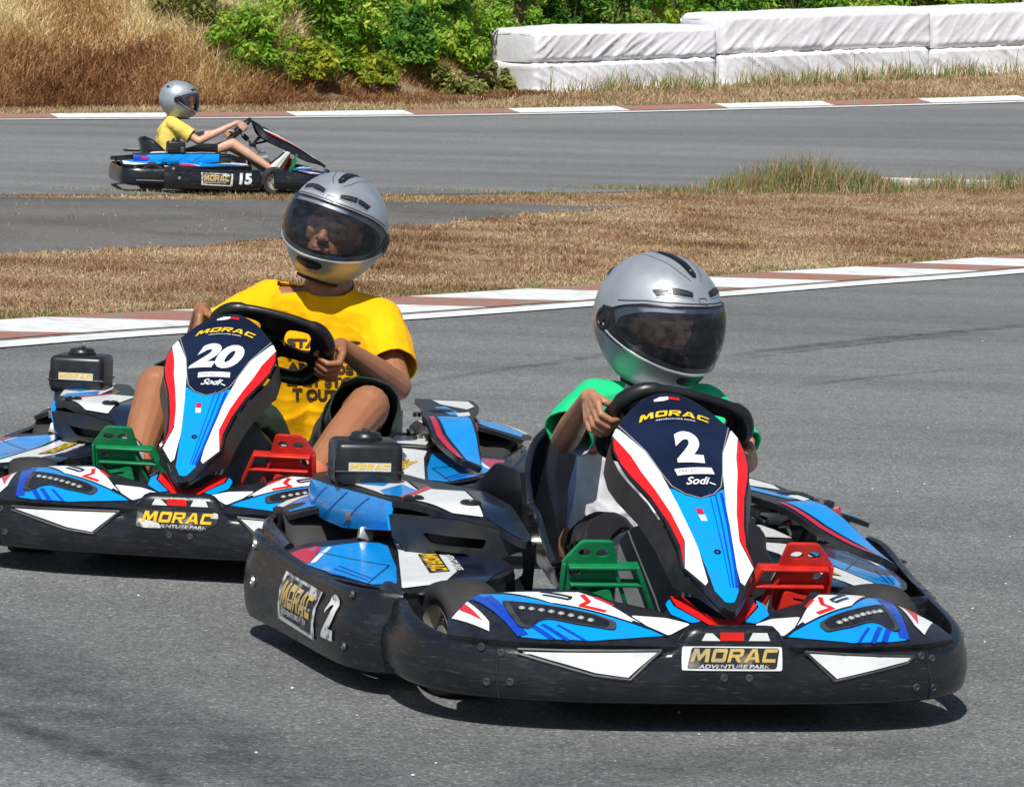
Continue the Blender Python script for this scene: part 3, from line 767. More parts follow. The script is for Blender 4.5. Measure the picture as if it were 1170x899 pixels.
def make_seat():
    m = MB()
    sp = smooth_line([(.60, .115), (.50, .075), (.34, .045), (.16, .050), (.03, .12), (-.02, .24), (-.05, .37), (-.06, .41)], 6)
    n = len(sp); W_ = 17; cy = .055
    def pt(i, j, th):
        x, z = sp[i]; t = i / (n - 1); u = -1 + 2 * j / (W_ - 1)
        d = sp[min(i + 1, n - 1)] - sp[max(i - 1, 0)]; d = Vector((d[0], 0, d[1])).normalized(); nn = Vector((-d.z, 0, d.x)) # inward (up / forward)
        if nn.z < 0 and t < .5: nn = -nn
        if t >= .5 and nn.x < 0: nn = -nn
        w = .195 * (1 - .34 * sst((t - .75) / .25) - .10 * sst((.12 - t) / .12))
        rise = (.09 + .14 * sst((t - .06) / .32)) * (1 - .70 * sst((t - .62) / .38))
        s_ = abs(u) ** 3.2
        k = max(0.0, abs(u) - .75) / .25
        y = cy + math.copysign(min(abs(u) * 1.25, 1.0) * w + k * .012, u)
        return Vector((x, y, z)) + nn * (rise * s_ - th)
    V = []; F = []
    for th in (0, .009):
        for i in range(n):
            for j in range(W_): V.append(pt(i, j, th))
    o = n * W_
    for i in range(n - 1):
        for j in range(W_ - 1):
            a = i * W_ + j; F.append((a, a + 1, a + W_ + 1, a + W_)); F.append((o + a, o + a + W_, o + a + W_ + 1, o + a + 1))
    for i in range(n - 1):
        for j in (0, W_ - 1):
            a = i * W_ + j; F.append((a, a + W_, o + a + W_, o + a))
    for j in range(W_ - 1):
        for i in (0, n - 1):
            a = i * W_ + j; F.append((a, a + 1, o + a + 1, o + a))
    m.add(V, F, SEATM)
    for j in (0, W_ - 1):
        m.tube([pt(i, j, .0045) for i in range(0, n)], .009, SEATM, 8)
    m.tube([pt(n - 1, j, .0045) for j in range(W_)], .009, SEATM, 8)
    return m

# steering wheel in its own plane
WN = Vector((-.76, 0, .65)).normalized(); WU = Vector((.65, 0, .76)).normalized(); WY = Vector((0, 1, 0))
WC = Vector((.80, .045, .513)); WROT = R(-17)
def wheel_pt(a, b, c=0, wc=WC, rot=WROT):
    y = a * math.cos(rot) - b * math.sin(rot); u = a * math.sin(rot) + b * math.cos(rot)
    return wc + WY * y + WU * u + WN * c
def rim_xy(t):
    x = .160 * math.copysign(abs(math.cos(t)) ** .8, math.cos(t)); y = .135 * math.copysign(abs(math.sin(t)) ** .8, math.sin(t))
    if y > .1: y = .1 + (y - .1) * .6
    if y < -.105: y = -.105 + (y + .105) * .3
    return x, y
def make_wheel(wc):
    m = MB(); N = 64
    P = [wheel_pt(*rim_xy(2 * math.pi * k / N), 0, wc) for k in range(N)]
    rad = []
    for k in range(N):
        x, y = rim_xy(2 * math.pi * k / N); rad.append(.0142 + .003 * math.cos(4 * math.pi * k / N) + (.004 if y > .05 and abs(x) > .09 else 0))
    m.tube(P, rad, WHEELR, 14, closed=True)
    f = lambda a, b: wheel_pt(a, b, 0, wc)
    hol = [rounded([(-.115, -.005), (-.035, .010), (-.035, .072), (-.10, .078)], .02), rounded([(.035, .010), (.115, -.005), (.10, .078), (.035, .072)], .02),
           rounded([(-.095, -.085), (.095, -.085), (.125, -.035), (.04, -.035), (0, -.055), (-.04, -.035), (-.125, -.035)], .018)]
    out = [tuple(np.array(rim_xy(2 * math.pi * k / 40)) * .97) for k in range(40)]
    m.shell(lambda a, b: wheel_pt(a, b, .004, wc), out, .009, WHEELR, .02, holes=hol, sgn=1)
    m.lathe([(.045, 0), (.045, .012), (.03, .018), (0, .018)], WHEELR, Matrix.Translation(wheel_pt(0, 0, -.01, wc)) @ WN.to_track_quat('Z', 'Y').to_matrix().to_4x4(), 24)
    return m
def make_column(wc):
    m = MB()
    a = wc + WN * .0; b = Vector((1.22, 0, .12))
    m.tube([a, a.lerp(b, .5), b], .011, STEEL, 10)
    m.tube([a.lerp(b, .10), a.lerp(b, .2)], .022, BLACK, 12)
    # support frame and shield mounts
    m.tube([Vector((1.10, -.12, .06)), a.lerp(b, .45) + Vector((0, -.02, 0)), Vector((1.10, .12, .06))], .010, FRAME, 10)
    for s_ in (-1, 1):
        m.tube([a.lerp(b, .3), panel(.12, .07 * s_) - NV * .03], .011, BLACK, 8)
        m.tube([a.lerp(b, .3), panel(.24, .05 * s_) - NV * .03], .009, BLACK, 8)
    m.box(a.lerp(b, .3), (.05, .14, .04), BLACK, bev=.008)
    return m

def pedal_px(sd):
    """pedal built in a tilted plane: a across (outwards +), b up"""
    mm = GREENP if sd < 0 else REDP
    m = MB()
    base = Vector((1.245, .20 * sd, .235)); up = Vector((.34, 0, .94)).normalized(); nrm = Vector((-.94, 0, .34)).normalized()
    def f(a, b): return base + Vector((0, (a - .005) * 1.12 * sd, 0)) + up * (b * 1.15)
    sg = 1 if sd > 0 else -1
    # head plate with holes
    head = rounded([(.085, -.045), (.088, .05), (.055, .092), (-.005, .092), (-.018, .045), (-.018, -.045)], .008)
    def circ(a, b, ra, rb): return [(a + ra * math.cos(t * math.pi / 5), b + rb * math.sin(t * math.pi / 5)) for t in range(10)]
    holes = [circ(.048, .070, .013, .008), circ(.014, .070, .013, .008), circ(.062, .028, .011, .011), circ(.060, -.012, .009, .012)]
    for sgn_off in (0,):
        m.shell(f, head, .012, mm, .02, holes=holes, sgn=-sg)
    # ledges that stick out towards the front
    fw = -nrm
    def slab(a0, b0, a1, b1, depth, th=.007):
        p = f(a0, b0); q = f(a1, b1); d = (q - p); L = d.length; d.normalize(); w = fw; n2 = d.cross(w).normalized()
        M = Matrix((d, w, n2)).transposed()
        m.box((p + q) / 2 + w * depth / 2, (L, depth, th), mm, rot=M, bev=.002)
    slab(.078, .045, -.055, .045, .030); slab(.072, .010, -.068, .010, .030)
    slab(-.052, .048, -.120, -.105, .030, .010)
    slab(-.010, .045, -.070, -.105, .025, .008)
    slab(.085, .05, .085, -.05, .02, .007)
    # toe tongue with slots
    def tg(a, b): return f(a, b) + fw * (.034 + .5 * max(0, -b))
    tongue = rounded([(.082, -.010), (-.005, .004), (-.018, -.035), (.010, -.052), (.060, -.045), (.082, -.030)], .008)
    m.shell(tg, tongue, .012, mm, .02, sgn=sg, holes=[rounded([(.062, -.014), (.012, -.006), (.012, -.010), (.062, -.018)], .001), rounded([(.062, -.027), (.004, -.019), (.004, -.023), (.062, -.031)], .001)])
    m.tube([f(.04, -.09), f(.03, -.15), Vector((1.20, .16 * sd, .06))], .008, mm, 8)
    return m

def make_tyre(front):
    m = MB(); R_, w = (.125, .062) if front else (.135, .10)
    M = Matrix.Rotation(R(90), 4, 'X')
    k = R_
    m.lathe([(.066, -w * .80), (.085, -w), (k * .80, -w * 1.06), (k * .90, -w * .98), (k * .955, -w * .82), (k * .985, -w * .55), (k, -w * .2), (k, w * .2), (k * .985, w * .55), (k * .955, w * .82), (k * .90, w * .98), (k * .80, w * 1.06), (.085, w), (.066, w * .80)], RUBBER, M, 48)
    return m
def make_rim(front):
    m = MB(); w = .062 if front else .10; M = Matrix.Rotation(R(90), 4, 'X')
    m.lathe([(.072, -w * .95), (.068, -w * .80), (.062, -w * .7), (.062, w * .7), (.068, w * .80), (.072, w * .95), (.066, w * .85), (.055, w * .5), (.03, w * .35), (.028, w * .7), (.012, w * .72), (0, w * .72)], RIMM, M, 32)
    m.lathe([(.066, -w * .85), (.055, -w * .5), (.03, -w * .35), (.028, -w * .7), (.012, -w * .72), (0, -w * .72)], RIMM, M, 32)
    for k in range(3):
        a = 2 * math.pi * k / 3
        for s_ in (-1, 1): m.ell((.042 * math.cos(a), s_ * w * .45, .042 * math.sin(a)), (.007, .008, .007), STEEL, 8, 5)
    return m

def make_floor():
    m = MB()
    m.shell(lambda x, y: Vector((x, y, .045)), [(.30, -.36), (1.30, -.30), (1.48, -.22), (1.48, .22), (1.30, .30), (.30, .40)], .012, BLACK, .1, sgn=1)
    return m
def make_chassis():
    m = MB()
    for s_ in (-1, 1):
        m.tube([(-.12, .33 * s_, .09), (.3, .36 * s_, .055), (.9, .30 * s_, .055), (1.2, .24 * s_, .06), (1.46, .22 * s_, .06)], .015, FRAME, 10)
        m.tube([(.35, .36 * s_, .07), (.40, .68 * s_, .08), (.95, .62 * s_, .08), (1.0, .30 * s_, .07)], .012, FRAME, 10)
        m.tube([(1.46, .20 * s_, .06), (1.54, .22 * s_, .08), (1.55, .3 * s_, .10)], .010, FRAME, 8)
        m.tube([(1.03, .30 * s_, .08), (1.07, .44 * s_, .13)], .014, FRAME, 8)
        m.tube([(1.13, .05 * s_, .10), (1.12, .42 * s_, .12)], .006, STEEL, 8)
    m.tube([(1.0, -.30, .055), (1.0, .30, .055)], .014, FRAME, 10)
    m.tube([(.3, -.36, .055), (.3, .36, .055)], .014, FRAME, 10)
    return m
def make_axle():
    m = MB(); m.tube([(0, -.62, .14), (0, .62, .14)], .02, STEEL, 14)
    m.lathe([(.07, -.008), (.085, 0), (.07, .008)], STEEL, Matrix.Translation((0, .20, .14)) @ Matrix.Rotation(R(90), 4, 'X'), 24)
    return m
def make_rear_bumper():
    m = MB()
    P = smooth_line([(.33, -.755), (.05, -.75), (-.14, -.745), (-.24, -.68), (-.272, -.50), (-.278, -.2), (-.278, .2), (-.272, .46), (-.24, .64), (-.14, .705), (.05, .71), (.33, .70)], 7)
    V = []; F = []; n = len(P)
    prof = [(.05, -.01), (.055, .004), (.08, .010), (.12, .012), (.155, .006), (.182, .0), (.19, -.012), (.185, -.022), (.06, -.022)]
    for i, p in enumerate(P):
        d = P[min(i + 1, n - 1)] - P[max(i - 1, 0)]; d = d / np.hypot(*d); nn = (d[1], -d[0])
        nn = (-nn[0], -nn[1]) if (nn[0] * (p[0] - .1) + nn[1] * p[1]) < 0 else nn
        for z, q in prof: V.append((p[0] + nn[0] * q, p[1] + nn[1] * q, z))
    k = len(prof)
    for i in range(n - 1):
        for j in range(k):
            l = (j + 1) % k; F.append((i * k + j, i * k + l, (i + 1) * k + l, (i + 1) * k + j))
    F.append(tuple(range(k))); F.append(tuple((n - 1) * k + j for j in range(k)))
    m.add(V, F, BUMPER)
    # pale bead low on the sides and rear wheel arches
    for s_ in (-1, 1):
        yy = -.766 if s_ < 0 else .726
        m.tube([(-.14, yy, .085), (.05, yy - .004 * (1 if s_ < 0 else -1), .085), (.21, yy, .085)], .007, GREYT, 8)
    return m
def make_rear_deck(sd):
    m = MB()
    def f(x, y): return Vector((x, y, .262 - .10 * max(0, -(x + .02)) - .5 * max(0, abs(y) - .58) ** 1.3))
    for s_ in (sd,):
        out = [(-.27, .50 * s_), (-.26, .68 * s_), (-.17, .725 * s_), (.10, .72 * s_), (.14, .60 * s_), (.0, .46 * s_)]
        m.shell(f, out, .012, BLACK, .04, sgn=1, rnd=.02)
        m.decal(f, [(-.25, .52 * s_), (-.24, .67 * s_), (-.15, .71 * s_), (.06, .71 * s_), (.10, .62 * s_), (-.02, .50 * s_)], BLUE, .0014, .04, 1, rnd=.01)
        m.decal(f, [(-.252, .56 * s_), (-.245, .675 * s_), (-.16, .712 * s_), (-.05, .712 * s_), (-.18, .65 * s_)], WHITE, .0022, .04, 1)
        m.tube([(-.22, .52 * s_, .24), (-.22, .50 * s_, .12)], .012, FRAME, 8)
    return m
def make_center_tank():
    m = MB()
    m.shell(lambda a, b: Vector((1.04 + .25 * (.33 - b), a, b)), rounded([(-.115, .05), (.115, .05), (.135, .16), (.125, .30), (.09, .335), (-.09, .335), (-.125, .30), (-.135, .16)], .02), .16, GREYT, .05, sgn=1)
    return m

_CACHE = {}
def cached(key, fn, name, **kw):
    if key not in _CACHE: _CACHE[key] = fn().build(name, mesh_only=True, **kw)
    return _CACHE[key]

def make_kart(pos, psi, num, label, wc, wrot_key):
    root = bpy.data.objects.new('go_kart', None); COL.objects.link(root)
    root.location = pos; root.rotation_euler = (0, 0, psi - math.pi / 2)
    tag(root, label, 'go-kart', 'rental go-karts on the track')
    P = lambda nm, key, fn, par=root, **kw: link(nm, cached(key, fn, nm, **kw), par)
    fb = P('front_bumper', 'fb', make_front_bumper, sharp=50)
    P('name_plate', 'plate%d' % (num == '20'), lambda: make_front_plate(num == '20'), fb)
    P('front_fairing', 'ff', make_fairing)
    sh = P('number_shield', 'sh', make_shield)
    P('race_number', 'num' + num, lambda: make_number(num), sh)
    for sd, nm in ((-1, 'r'), (1, 'l')):
        b = P('side_bumper', 'sb' + nm, lambda: make_side_bumper(sd), sharp=50)
        P('side_plate', 'sm' + nm + num, lambda: make_side_marks(sd, num), b)
        pd = P('side_pod', 'pod' + nm, lambda: make_pod(sd))
        cv = P('engine_cover', 'cov' + nm, lambda: make_cover(sd))
        if num == '15': b.location = (-.26, .06 * sd, 0); pd.location = (-.24, 0, .035)
        if num == '2' and sd > 0:
            for q in (b, pd, cv): q.scale = (1, .86, 1)
        P('engine', 'eng' + nm, lambda: make_engine(sd))
        P('pedal', 'ped' + nm, lambda: pedal_px(sd))
    tk = P('fuel_tank', 'tank', make_tank); P('tank_cap', 'cap', make_cap, tk)
    P('seat', 'seat', make_seat)
    P('steering_wheel', 'sw' + wrot_key, lambda: make_wheel(wc)); P('steering_column', 'sc' + wrot_key, lambda: make_column(wc))
    P('floor_pan', 'floor', make_floor); P('chassis_frame', 'chas', make_chassis); P('rear_axle', 'axle', make_axle)
    P('rear_bumper', 'rb', make_rear_bumper, sharp=50); P('rear_deck', 'rdr', lambda: make_rear_deck(-1)); P('rear_deck', 'rdl', lambda: make_rear_deck(1))
    P('foot_tank', 'ct', make_center_tank)
    wx = 1.07 if num == '15' else 1.13
    for x, y, fr, st in ((wx, -.480, 1, 1), (wx, .43, 1, 1), (0, -.615, 0, 0), (0, .58, 0, 0)):
        t = P('wheel', 'tyre%d' % fr, lambda: make_tyre(fr)); t.location = (x, y, (.125 if fr else .135) - LIFT)
        t.rotation_euler = (0, 0, R(15) * st * (1 if num != '15' else 0))
        P('rim', 'rim%d' % fr, lambda: make_rim(fr), t)
    return root

LIFT = .025
K2 = ((0.1664, 9.1221, LIFT), 0.18998); K20 = ((-0.6709, 10.9734, LIFT), -0.09632); K15 = ((-3.2502, 32.7073, LIFT), 1.75336)
WC2 = Vector((.80, .045, .513)); WC20 = Vector((.80, .085, .523)); WC15 = Vector((.80, .045, .513))
k2 = make_kart(*K2, '2', 'blue and white go-kart number 2 in front, driven by the child in green sleeves', WC2, 'a')
k20 = make_kart(*K20, '20', 'blue and white go-kart number 20, driven by the man in the yellow shirt', WC20, 'b')
k15 = make_kart(*K15, '15', 'small distant go-kart number 15 seen from its side on the far track', WC15, 'a')

# ================================================================= PEOPLE
def skin_mat(name, col, col2):
    m = mat(name, col, 0.46, col2=col2, vscale=16, lo=.3, hi=.7, detail=8, bump=.35, bscale=140, bdist=.0015, rvar=.08)
    b = m.node_tree.nodes['Principled BSDF']; b.inputs['Subsurface Weight'].default_value = 0.08; b.inputs['Subsurface Radius'].default_value = (.02, .008, .004)
    return m
SK20 = skin_mat('tan_skin', (.36, .155, .075), (.29, .12, .055))
SK2 = skin_mat('child_skin', (.44, .22, .125), (.36, .165, .09))
SK15 = skin_mat('fair_skin', (.62, .37, .26), (.55, .30, .20))

def capsule(V, F, a, b, ra, rb, seg=14, rings=5):
    a = Vector(a); b = Vector(b); d = b - a; L = d.length
    if L < 1e-6: d = Vector((0, 0, 1))
    q = d.to_track_quat('Z', 'Y').to_matrix(); o = len(V); rows = []
    for i in range(rings + 1): t = -math.pi / 2 + math.pi / 2 * i / rings; rows.append((ra * math.cos(t), ra * math.sin(t)))
    for i in range(rings + 1): t = math.pi / 2 * i / rings; rows.append((rb * math.cos(t), L + rb * math.sin(t)))
    for r, z in rows:
        for k in range(seg):
            t = 2 * math.pi * k / seg; V.append(a + q @ Vector((max(r, 1e-5) * math.cos(t), max(r, 1e-5) * math.sin(t), z)))
    n = len(rows)
    for i in range(n - 1):
        for k in range(seg): l = (k + 1) % seg; F.append((o + i * seg + k, o + i * seg + l, o + (i + 1) * seg + l, o + (i + 1) * seg + k))
    F.append(tuple(o + k for k in range(seg))[::-1]); F.append(tuple(o + (n - 1) * seg + k for k in range(seg)))

def blob(name, caps, ells, voxel, smooth_it, material, cuts=(), thick=0.0, post=None):
    """one continuous surface from tapered limbs and rounded masses; cuts = planes (point, normal) that open hems"""
    V = []; F = []
    for a, b, ra, rb in caps: capsule(V, F, a, b, ra, rb)
    mb = MB(); mb.add(V, F, material)
    for c, r, rot in ells: mb.ell(c, r, material, 20, 14, rot)
    me = mb.build('tmp', mesh_only=True); o = link('tmp', me)
    rm = o.modifiers.new('r', 'REMESH'); rm.mode = 'VOXEL'; rm.voxel_size = voxel; rm.use_smooth_shade = True
    if smooth_it:
        sm = o.modifiers.new('s', 'SMOOTH'); sm.iterations = smooth_it; sm.factor = .5
    bpy.context.view_layer.update()
    dg = bpy.context.evaluated_depsgraph_get(); e = o.evaluated_get(dg)
    res = bpy.data.meshes.new_from_object(e); res.name = name
    bpy.data.objects.remove(o); bpy.data.meshes.remove(me)
    bm = bmesh.new(); bm.from_mesh(res)
    if post:
        for v in bm.verts: v.co = post(v.co)
    for co, no, lim in cuts:
        co = Vector(co); no = Vector(no).normalized()
        geom = [f for f in bm.faces if (f.calc_center_median() - co).length < lim]
        gv = {v for f in geom for v in f.verts}; ge = {e_ for f in geom for e_ in f.edges}
        bmesh.ops.bisect_plane(bm, geom=list(gv) + list(ge) + geom, plane_co=co, plane_no=no, clear_outer=True)
    if thick:
        bm.normal_update()
        bmesh.ops.solidify(bm, geom=bm.faces[:], thickness=thick)
    bm.to_mesh(res); bm.free()
    res.materials.clear(); res.materials.append(material)
    for p in res.polygons: p.use_smooth = True
    return res

def rim_frame(wc, side):
    """grip point of the steering rim (9 or 3 o'clock), outward and tangent directions"""
    t = R(183) if side < 0 else R(-3)
    x, y = rim_xy(t); C = wheel_pt(x, y, 0, wc)
    out = (wheel_pt(x * 1.2, y, 0, wc) - C).normalized(); tan = (wheel_pt(x, y + .05, 0, wc) - C).normalized()
    return C, out, tan

NAILS = []
def grip(caps, wc, side, sc, wrist_dir=None, roll=0.0):
    C, out, tan = rim_frame(wc, side); n = WN
    wrist = C + out * .035 * sc + n * .085 * sc - tan * .010
    if wrist_dir is not None: wrist = C + Vector(wrist_dir) * sc
    kn = []
    for i in range(4):
        o = tan * ((1.5 - i) * .0218 * sc); ln = (.95, 1.06, 1.0, .82)[i]; r = (.0086, .0089, .0086, .0076)[i] * sc
        k0 = C + o * 1.05 + out * .040 * sc + n * .018 * sc
        k1 = C + o + out * .036 * sc - n * .020 * sc * ln
        k2_ = C + o * .95 + out * .006 * sc - n * .033 * sc * ln
        k3 = C + o * .9 - out * .020 * sc * ln - n * .018 * sc
        kn.append(k0)
        caps += [(k0, k1, r * 1.12, r * 1.05), (k1, k2_, r * 1.05, r), (k2_, k3, r, r * .85)]
        caps.append((wrist + o * .4, k0, .015 * sc, r * 1.25))
    caps.append((kn[0], kn[3], .011 * sc, .010 * sc)); NAILS.append((C, out, tan, sc))
    # thumb: leaves the side of the palm near its base and closes over the inner side
    b0 = wrist.lerp(kn[0], .35) + tan * .012 * sc; b1 = C + tan * .032 * sc + n * .032 * sc + out * .012 * sc; b2 = C + tan * .030 * sc + n * .020 * sc - out * .020 * sc; b3 = C + tan * .026 * sc - out * .030 * sc - n * .002
    caps += [(b0, b1, .013 * sc, .011 * sc), (b1, b2, .011 * sc, .0100 * sc), (b2, b3, .0100 * sc, .0085 * sc)]
    return wrist

def head_parts(caps, ells, hc, M, sc=1.0):
    """head inside the helmet: skull, nose, brows, lips, chin"""
    def p(x, y, z): return hc + M @ (Vector((x, y, z)) * sc)
    ells += [(p(-.01, 0, .01), (.092 * sc, .074 * sc, .105 * sc), M), (p(.02, 0, -.05), (.062 * sc, .055 * sc, .065 * sc), M)]
    caps += [(p(.078, 0, .015), p(.100, 0, -.022), .009 * sc, .014 * sc), (p(.095, .012, -.026), p(.095, -.012, -.026), .009 * sc, .009 * sc),
             (p(.070, -.044, .022), p(.078, -.016, .026), .013 * sc, .013 * sc), (p(.070, .044, .022), p(.078, .016, .026), .013 * sc, .013 * sc),
             (p(.078, -.020, -.053), p(.078, .020, -.053), .008 * sc, .008 * sc), (p(.074, -.018, -.066), p(.074, .018, -.066), .009 * sc, .009 * sc),
             (p(.066, -.012, -.092), p(.066, .012, -.092), .018 * sc, .018 * sc),
             (p(.060, -.042, -.012), p(.050, -.045, -.03), .020 * sc, .018 * sc), (p(.060, .042, -.012), p(.050, .045, -.03), .020 * sc, .018 * sc),
             (p(.0, -.074, .015), p(.0, -.078, -.015), .012 * sc, .010 * sc), (p(.0, .074, .015), p(.0, .078, -.015), .012 * sc, .010 * sc)]
    return p

# ---- helmet
HX, HY, HZ = .178, .148, .166
def hdir(d):
    d = d.normalized(); el_ = math.asin(max(-1, min(1, d.z))); az_ = math.atan2(d.y, d.x)
    return hpt(math.degrees(az_), math.degrees(el_))
def hpt(az_, el_, off=0.0):
    a = R(az_); e = R(el_)
    ce = max(0.0, math.cos(e)) ** .88; se = math.copysign(abs(math.sin(e)) ** 1.0, e)
    x = HX * ce * math.cos(a); y = HY * ce * math.sin(a) ; z = HZ * se
    fr = max(0, math.cos(a)) ** 2
    # chin bar pushed out, neck side drawn in
    low = sst(-el_ / 55)
    x += .022 * fr * low; y *= 1 - .10 * low
    if math.cos(a) < 0: x *= 1 - .12 * low - .02
    if off:
        k = Vector((x / HX ** 2, y / HY ** 2, z / HZ ** 2)).normalized(); return Vector((x, y, z)) + k * off
    return Vector((x, y, z))
def hs(u, v):   # az, el surface
    return hpt(u, v)
def hs2(u, v):  # u: degrees up from straight ahead through the crown, v: degrees sideways (+ left)
    a = R(u); b = R(v); return hdir(Vector((math.cos(b) * math.cos(a), math.sin(b), math.cos(b) * math.sin(a))))
VIS = [(-96, 9), (-80, 17), (-60, 23), (-30, 26), (0, 27), (30, 26), (60, 23), (80, 17), (96, 9), (97, -5), (80, -13), (60, -21), (35, -28), (15, -30.5), (0, -31), (-15, -30.5), (-35, -28), (-60, -21), (-80, -13), (-97, -5)]
PORT = [(p[0] * .86, p[1] * .84 - .5) for p in VIS]
def offs(f, k):
    return lambda u, v: f(u, v) + snorm(f, u, v) * k
_H = {}
def helmet_meshes():
    if _H: return _H
    m = MB()
    V, F, loops = cdt([(-180, -64), (180, -64), (180, 84), (-180, 84)], 5, [rounded(PORT, 6)])
    m.add([hpt(*p) for p in V], F, SILVER)
    n = 72; m.add([hpt(-180 + 5 * k, 84) for k in range(n)] + [hpt(0, 90)], [(k, (k + 1) % n, n) for k in range(n)], SILVER)
    # lower rim rolled to the inside, dark lining, eye-port edge
    ring = [[hpt(5 * k, -64) * f_ + Vector((0, 0, dz)) for k in range(n)] for f_, dz in ((1, 0), (1.0, -.008), (.97, -.012), (.90, -.006), (.86, .02), (.84, .08))]
    VV = [p for r_ in ring for p in r_]
    m.add(VV, [(i * n + k, i * n + (k + 1) % n, (i + 1) * n + (k + 1) % n, (i + 1) * n + k) for i in range(len(ring) - 1) for k in range(n)], LINING)
    L = dens(rounded(PORT, 6), 4); k = len(L)
    A = [hpt(*p) for p in L]; B = [hpt(*p) * .90 for p in L]
    m.add(A + B, [(i, (i + 1) % k, k + (i + 1) % k, k + i) for i in range(k)], LINING)
    # inner back lining
    V2, F2, _ = cdt([(-180, -60), (180, -60), (180, 84), (-180, 84)], 10, [rounded([(p[0] * 1.02, p[1] * 1.03) for p in PORT], 6)])
    m.add([hpt(*p) * .90 for p in V2], [f[::-1] for f in F2], LINING)
    m.add([hpt(-180 + 5 * q, 84) * .90 for q in range(n)] + [hpt(0, 90) * .90], [(q, (q + 1) % n, n)[::-1] for q in range(n)], LINING)
    # raised brow line + shell sculpting lines
    m.strip(hs, [(-88, 20), (-60, 26.5), (-30, 29.4), (0, 30.4), (30, 29.4), (60, 26.5), (88, 20)], 1.2, GREYP, .0006, 1)
    m.strip(hs2, [(112, -14), (85, -15), (62, -11), (52, -6)], .8, GREYP, .0004, -1)
    m.strip(hs2, [(112, 14), (85, 15), (62, 11), (52, 6)], .8, GREYP, .0004, -1)
    # small forehead emblem
    for q in ([(31, -4), (35, -4), (35, 4), (33, 4)], [(30, -5), (29.3, 5)]): m.strip(hs2, q, .9, GREYP, .0006, -1)
    _H['shell'] = m.build('helmet', mesh_only=True, weld=True, sharp=50)
    # visor
    m = MB()
    f = lambda u, v: hpt(u, v, .0055)
    Vv, Fv, lp = cdt(rounded(VIS, 6), 5)
    m.add([f(*p) for p in Vv], Fv, VISOR)
    _H['visor'] = m.build('visor', mesh_only=True)
    m = MB()
    Lr = rounded(VIS, 6); low = [p for p in Lr if p[1] < 1]
    low.sort(key=lambda p: p[0])
    m.tube([hpt(*p, .005) for p in low], .0035, CHROME, 8)
    top = sorted([p for p in Lr if p[1] > 6], key=lambda p: p[0]); m.tube([hpt(*p, .004) for p in top], .003, BLACK, 8)
    _H['trim'] = m.build('visor_trim', mesh_only=True)
    # pivots
    for s_, nm in ((-1, 'pivr'), (1, 'pivl')):
        m = MB()
        c = hpt(98 * s_, 1); nn = snorm(hs, 98 * s_, 1); M = Matrix.Translation(c + nn * .002) @ nn.to_track_quat('Z', 'Y').to_matrix().to_4x4()
        m.lathe([(.030, -.006), (.029, .004), (.025, .007), (.018, .0075), (.016, .005), (.010, .005), (.009, .009), (0, .009)], BLACK, M, 28)
        m.decal(hs, [(102 * s_, 12), (90 * s_, 13), (80 * s_, -5), (66 * s_, -17), (76 * s_, -17), (92 * s_, -11), (104 * s_, -4)], BLACK, .0065, 5, 1)
        _H[nm] = m.build('visor_pivot', mesh_only=True)
    # vents
    def vent(polys, rnd=.8):
        m = MB()
        for q in polys: m.decal(hs2, q, BLACK, .0014, 2, -1, rnd)
        return m
    for nm, s_ in (('vl', 1), ('vr', -1)):
        P1 = [(54, 42 * s_), (49, 27 * s_), (43, 28.5 * s_), (45, 41 * s_)]; P2 = [(49, 26 * s_), (41, 9 * s_), (36, 10 * s_), (38.5, 19 * s_), (42, 27.5 * s_)]
        m = vent([P1, P2])
        for q in ([(49.5, 39 * s_), (46.6, 30 * s_)], [(44.6, 24 * s_), (39.2, 12 * s_)]): m.strip(hs2, q, 1.2, GREYP, .0022, -1)
        m.strip(hs2, [(44, 42 * s_), (41.0, 28 * s_), (37.6, 19 * s_), (35.0, 9 * s_), (41.6, 7.5 * s_)], .9, CHROME, .0016, -1)
        _H[nm] = m.build('brow_vent', mesh_only=True)
    m = vent([[(55, -1.5), (59, -3.6), (75, -4.4), (92, -4), (103, -2.8), (103, 2.8), (92, 4), (75, 4.4), (59, 3.6), (55, 1.5)]])
    m.ell(hs2(63, 0) * 1.012, (.006, .004, .003), STEEL, 8, 5)
    m.shell(lambda u, v: hs2(u, v) * 1.02, [(64, -2.2), (90, -2.6), (98, -1.8), (98, 1.8), (90, 2.6), (64, 2.2)], .004, BLACK, 3, sgn=-1)
    _H['top'] = m.build('crown_vent', mesh_only=True)
    m = vent([[(-37, -15), (-35.5, -5), (-35.5, 5), (-37, 15), (-42, 17), (-46, 13), (-47.5, 0), (-46, -13), (-42, -17)]])
    for v in (-8, -3, 3, 8): m.strip(hs2, [(-38, v), (-44.5, v)], .8, GREYP, .0020, -1)
    m.strip(hs2, [(-41, -13), (-41.6, 0), (-41, 13)], 1.0, GREYP, .0024, -1)
    _H['chin'] = m.build('chin_vent', mesh_only=True)
    for s_, nm in ((-1, 'rr'), (1, 'rl')):
        m = MB(); m.shell(lambda u, v: hpt(u, v, .003), [(130 * s_, 34), (142 * s_, 40), (150 * s_, 40), (146 * s_, 33)], .006, BLACK, 4, sgn=1)
        _H[nm] = m.build('rear_vent', mesh_only=True)
    return _H

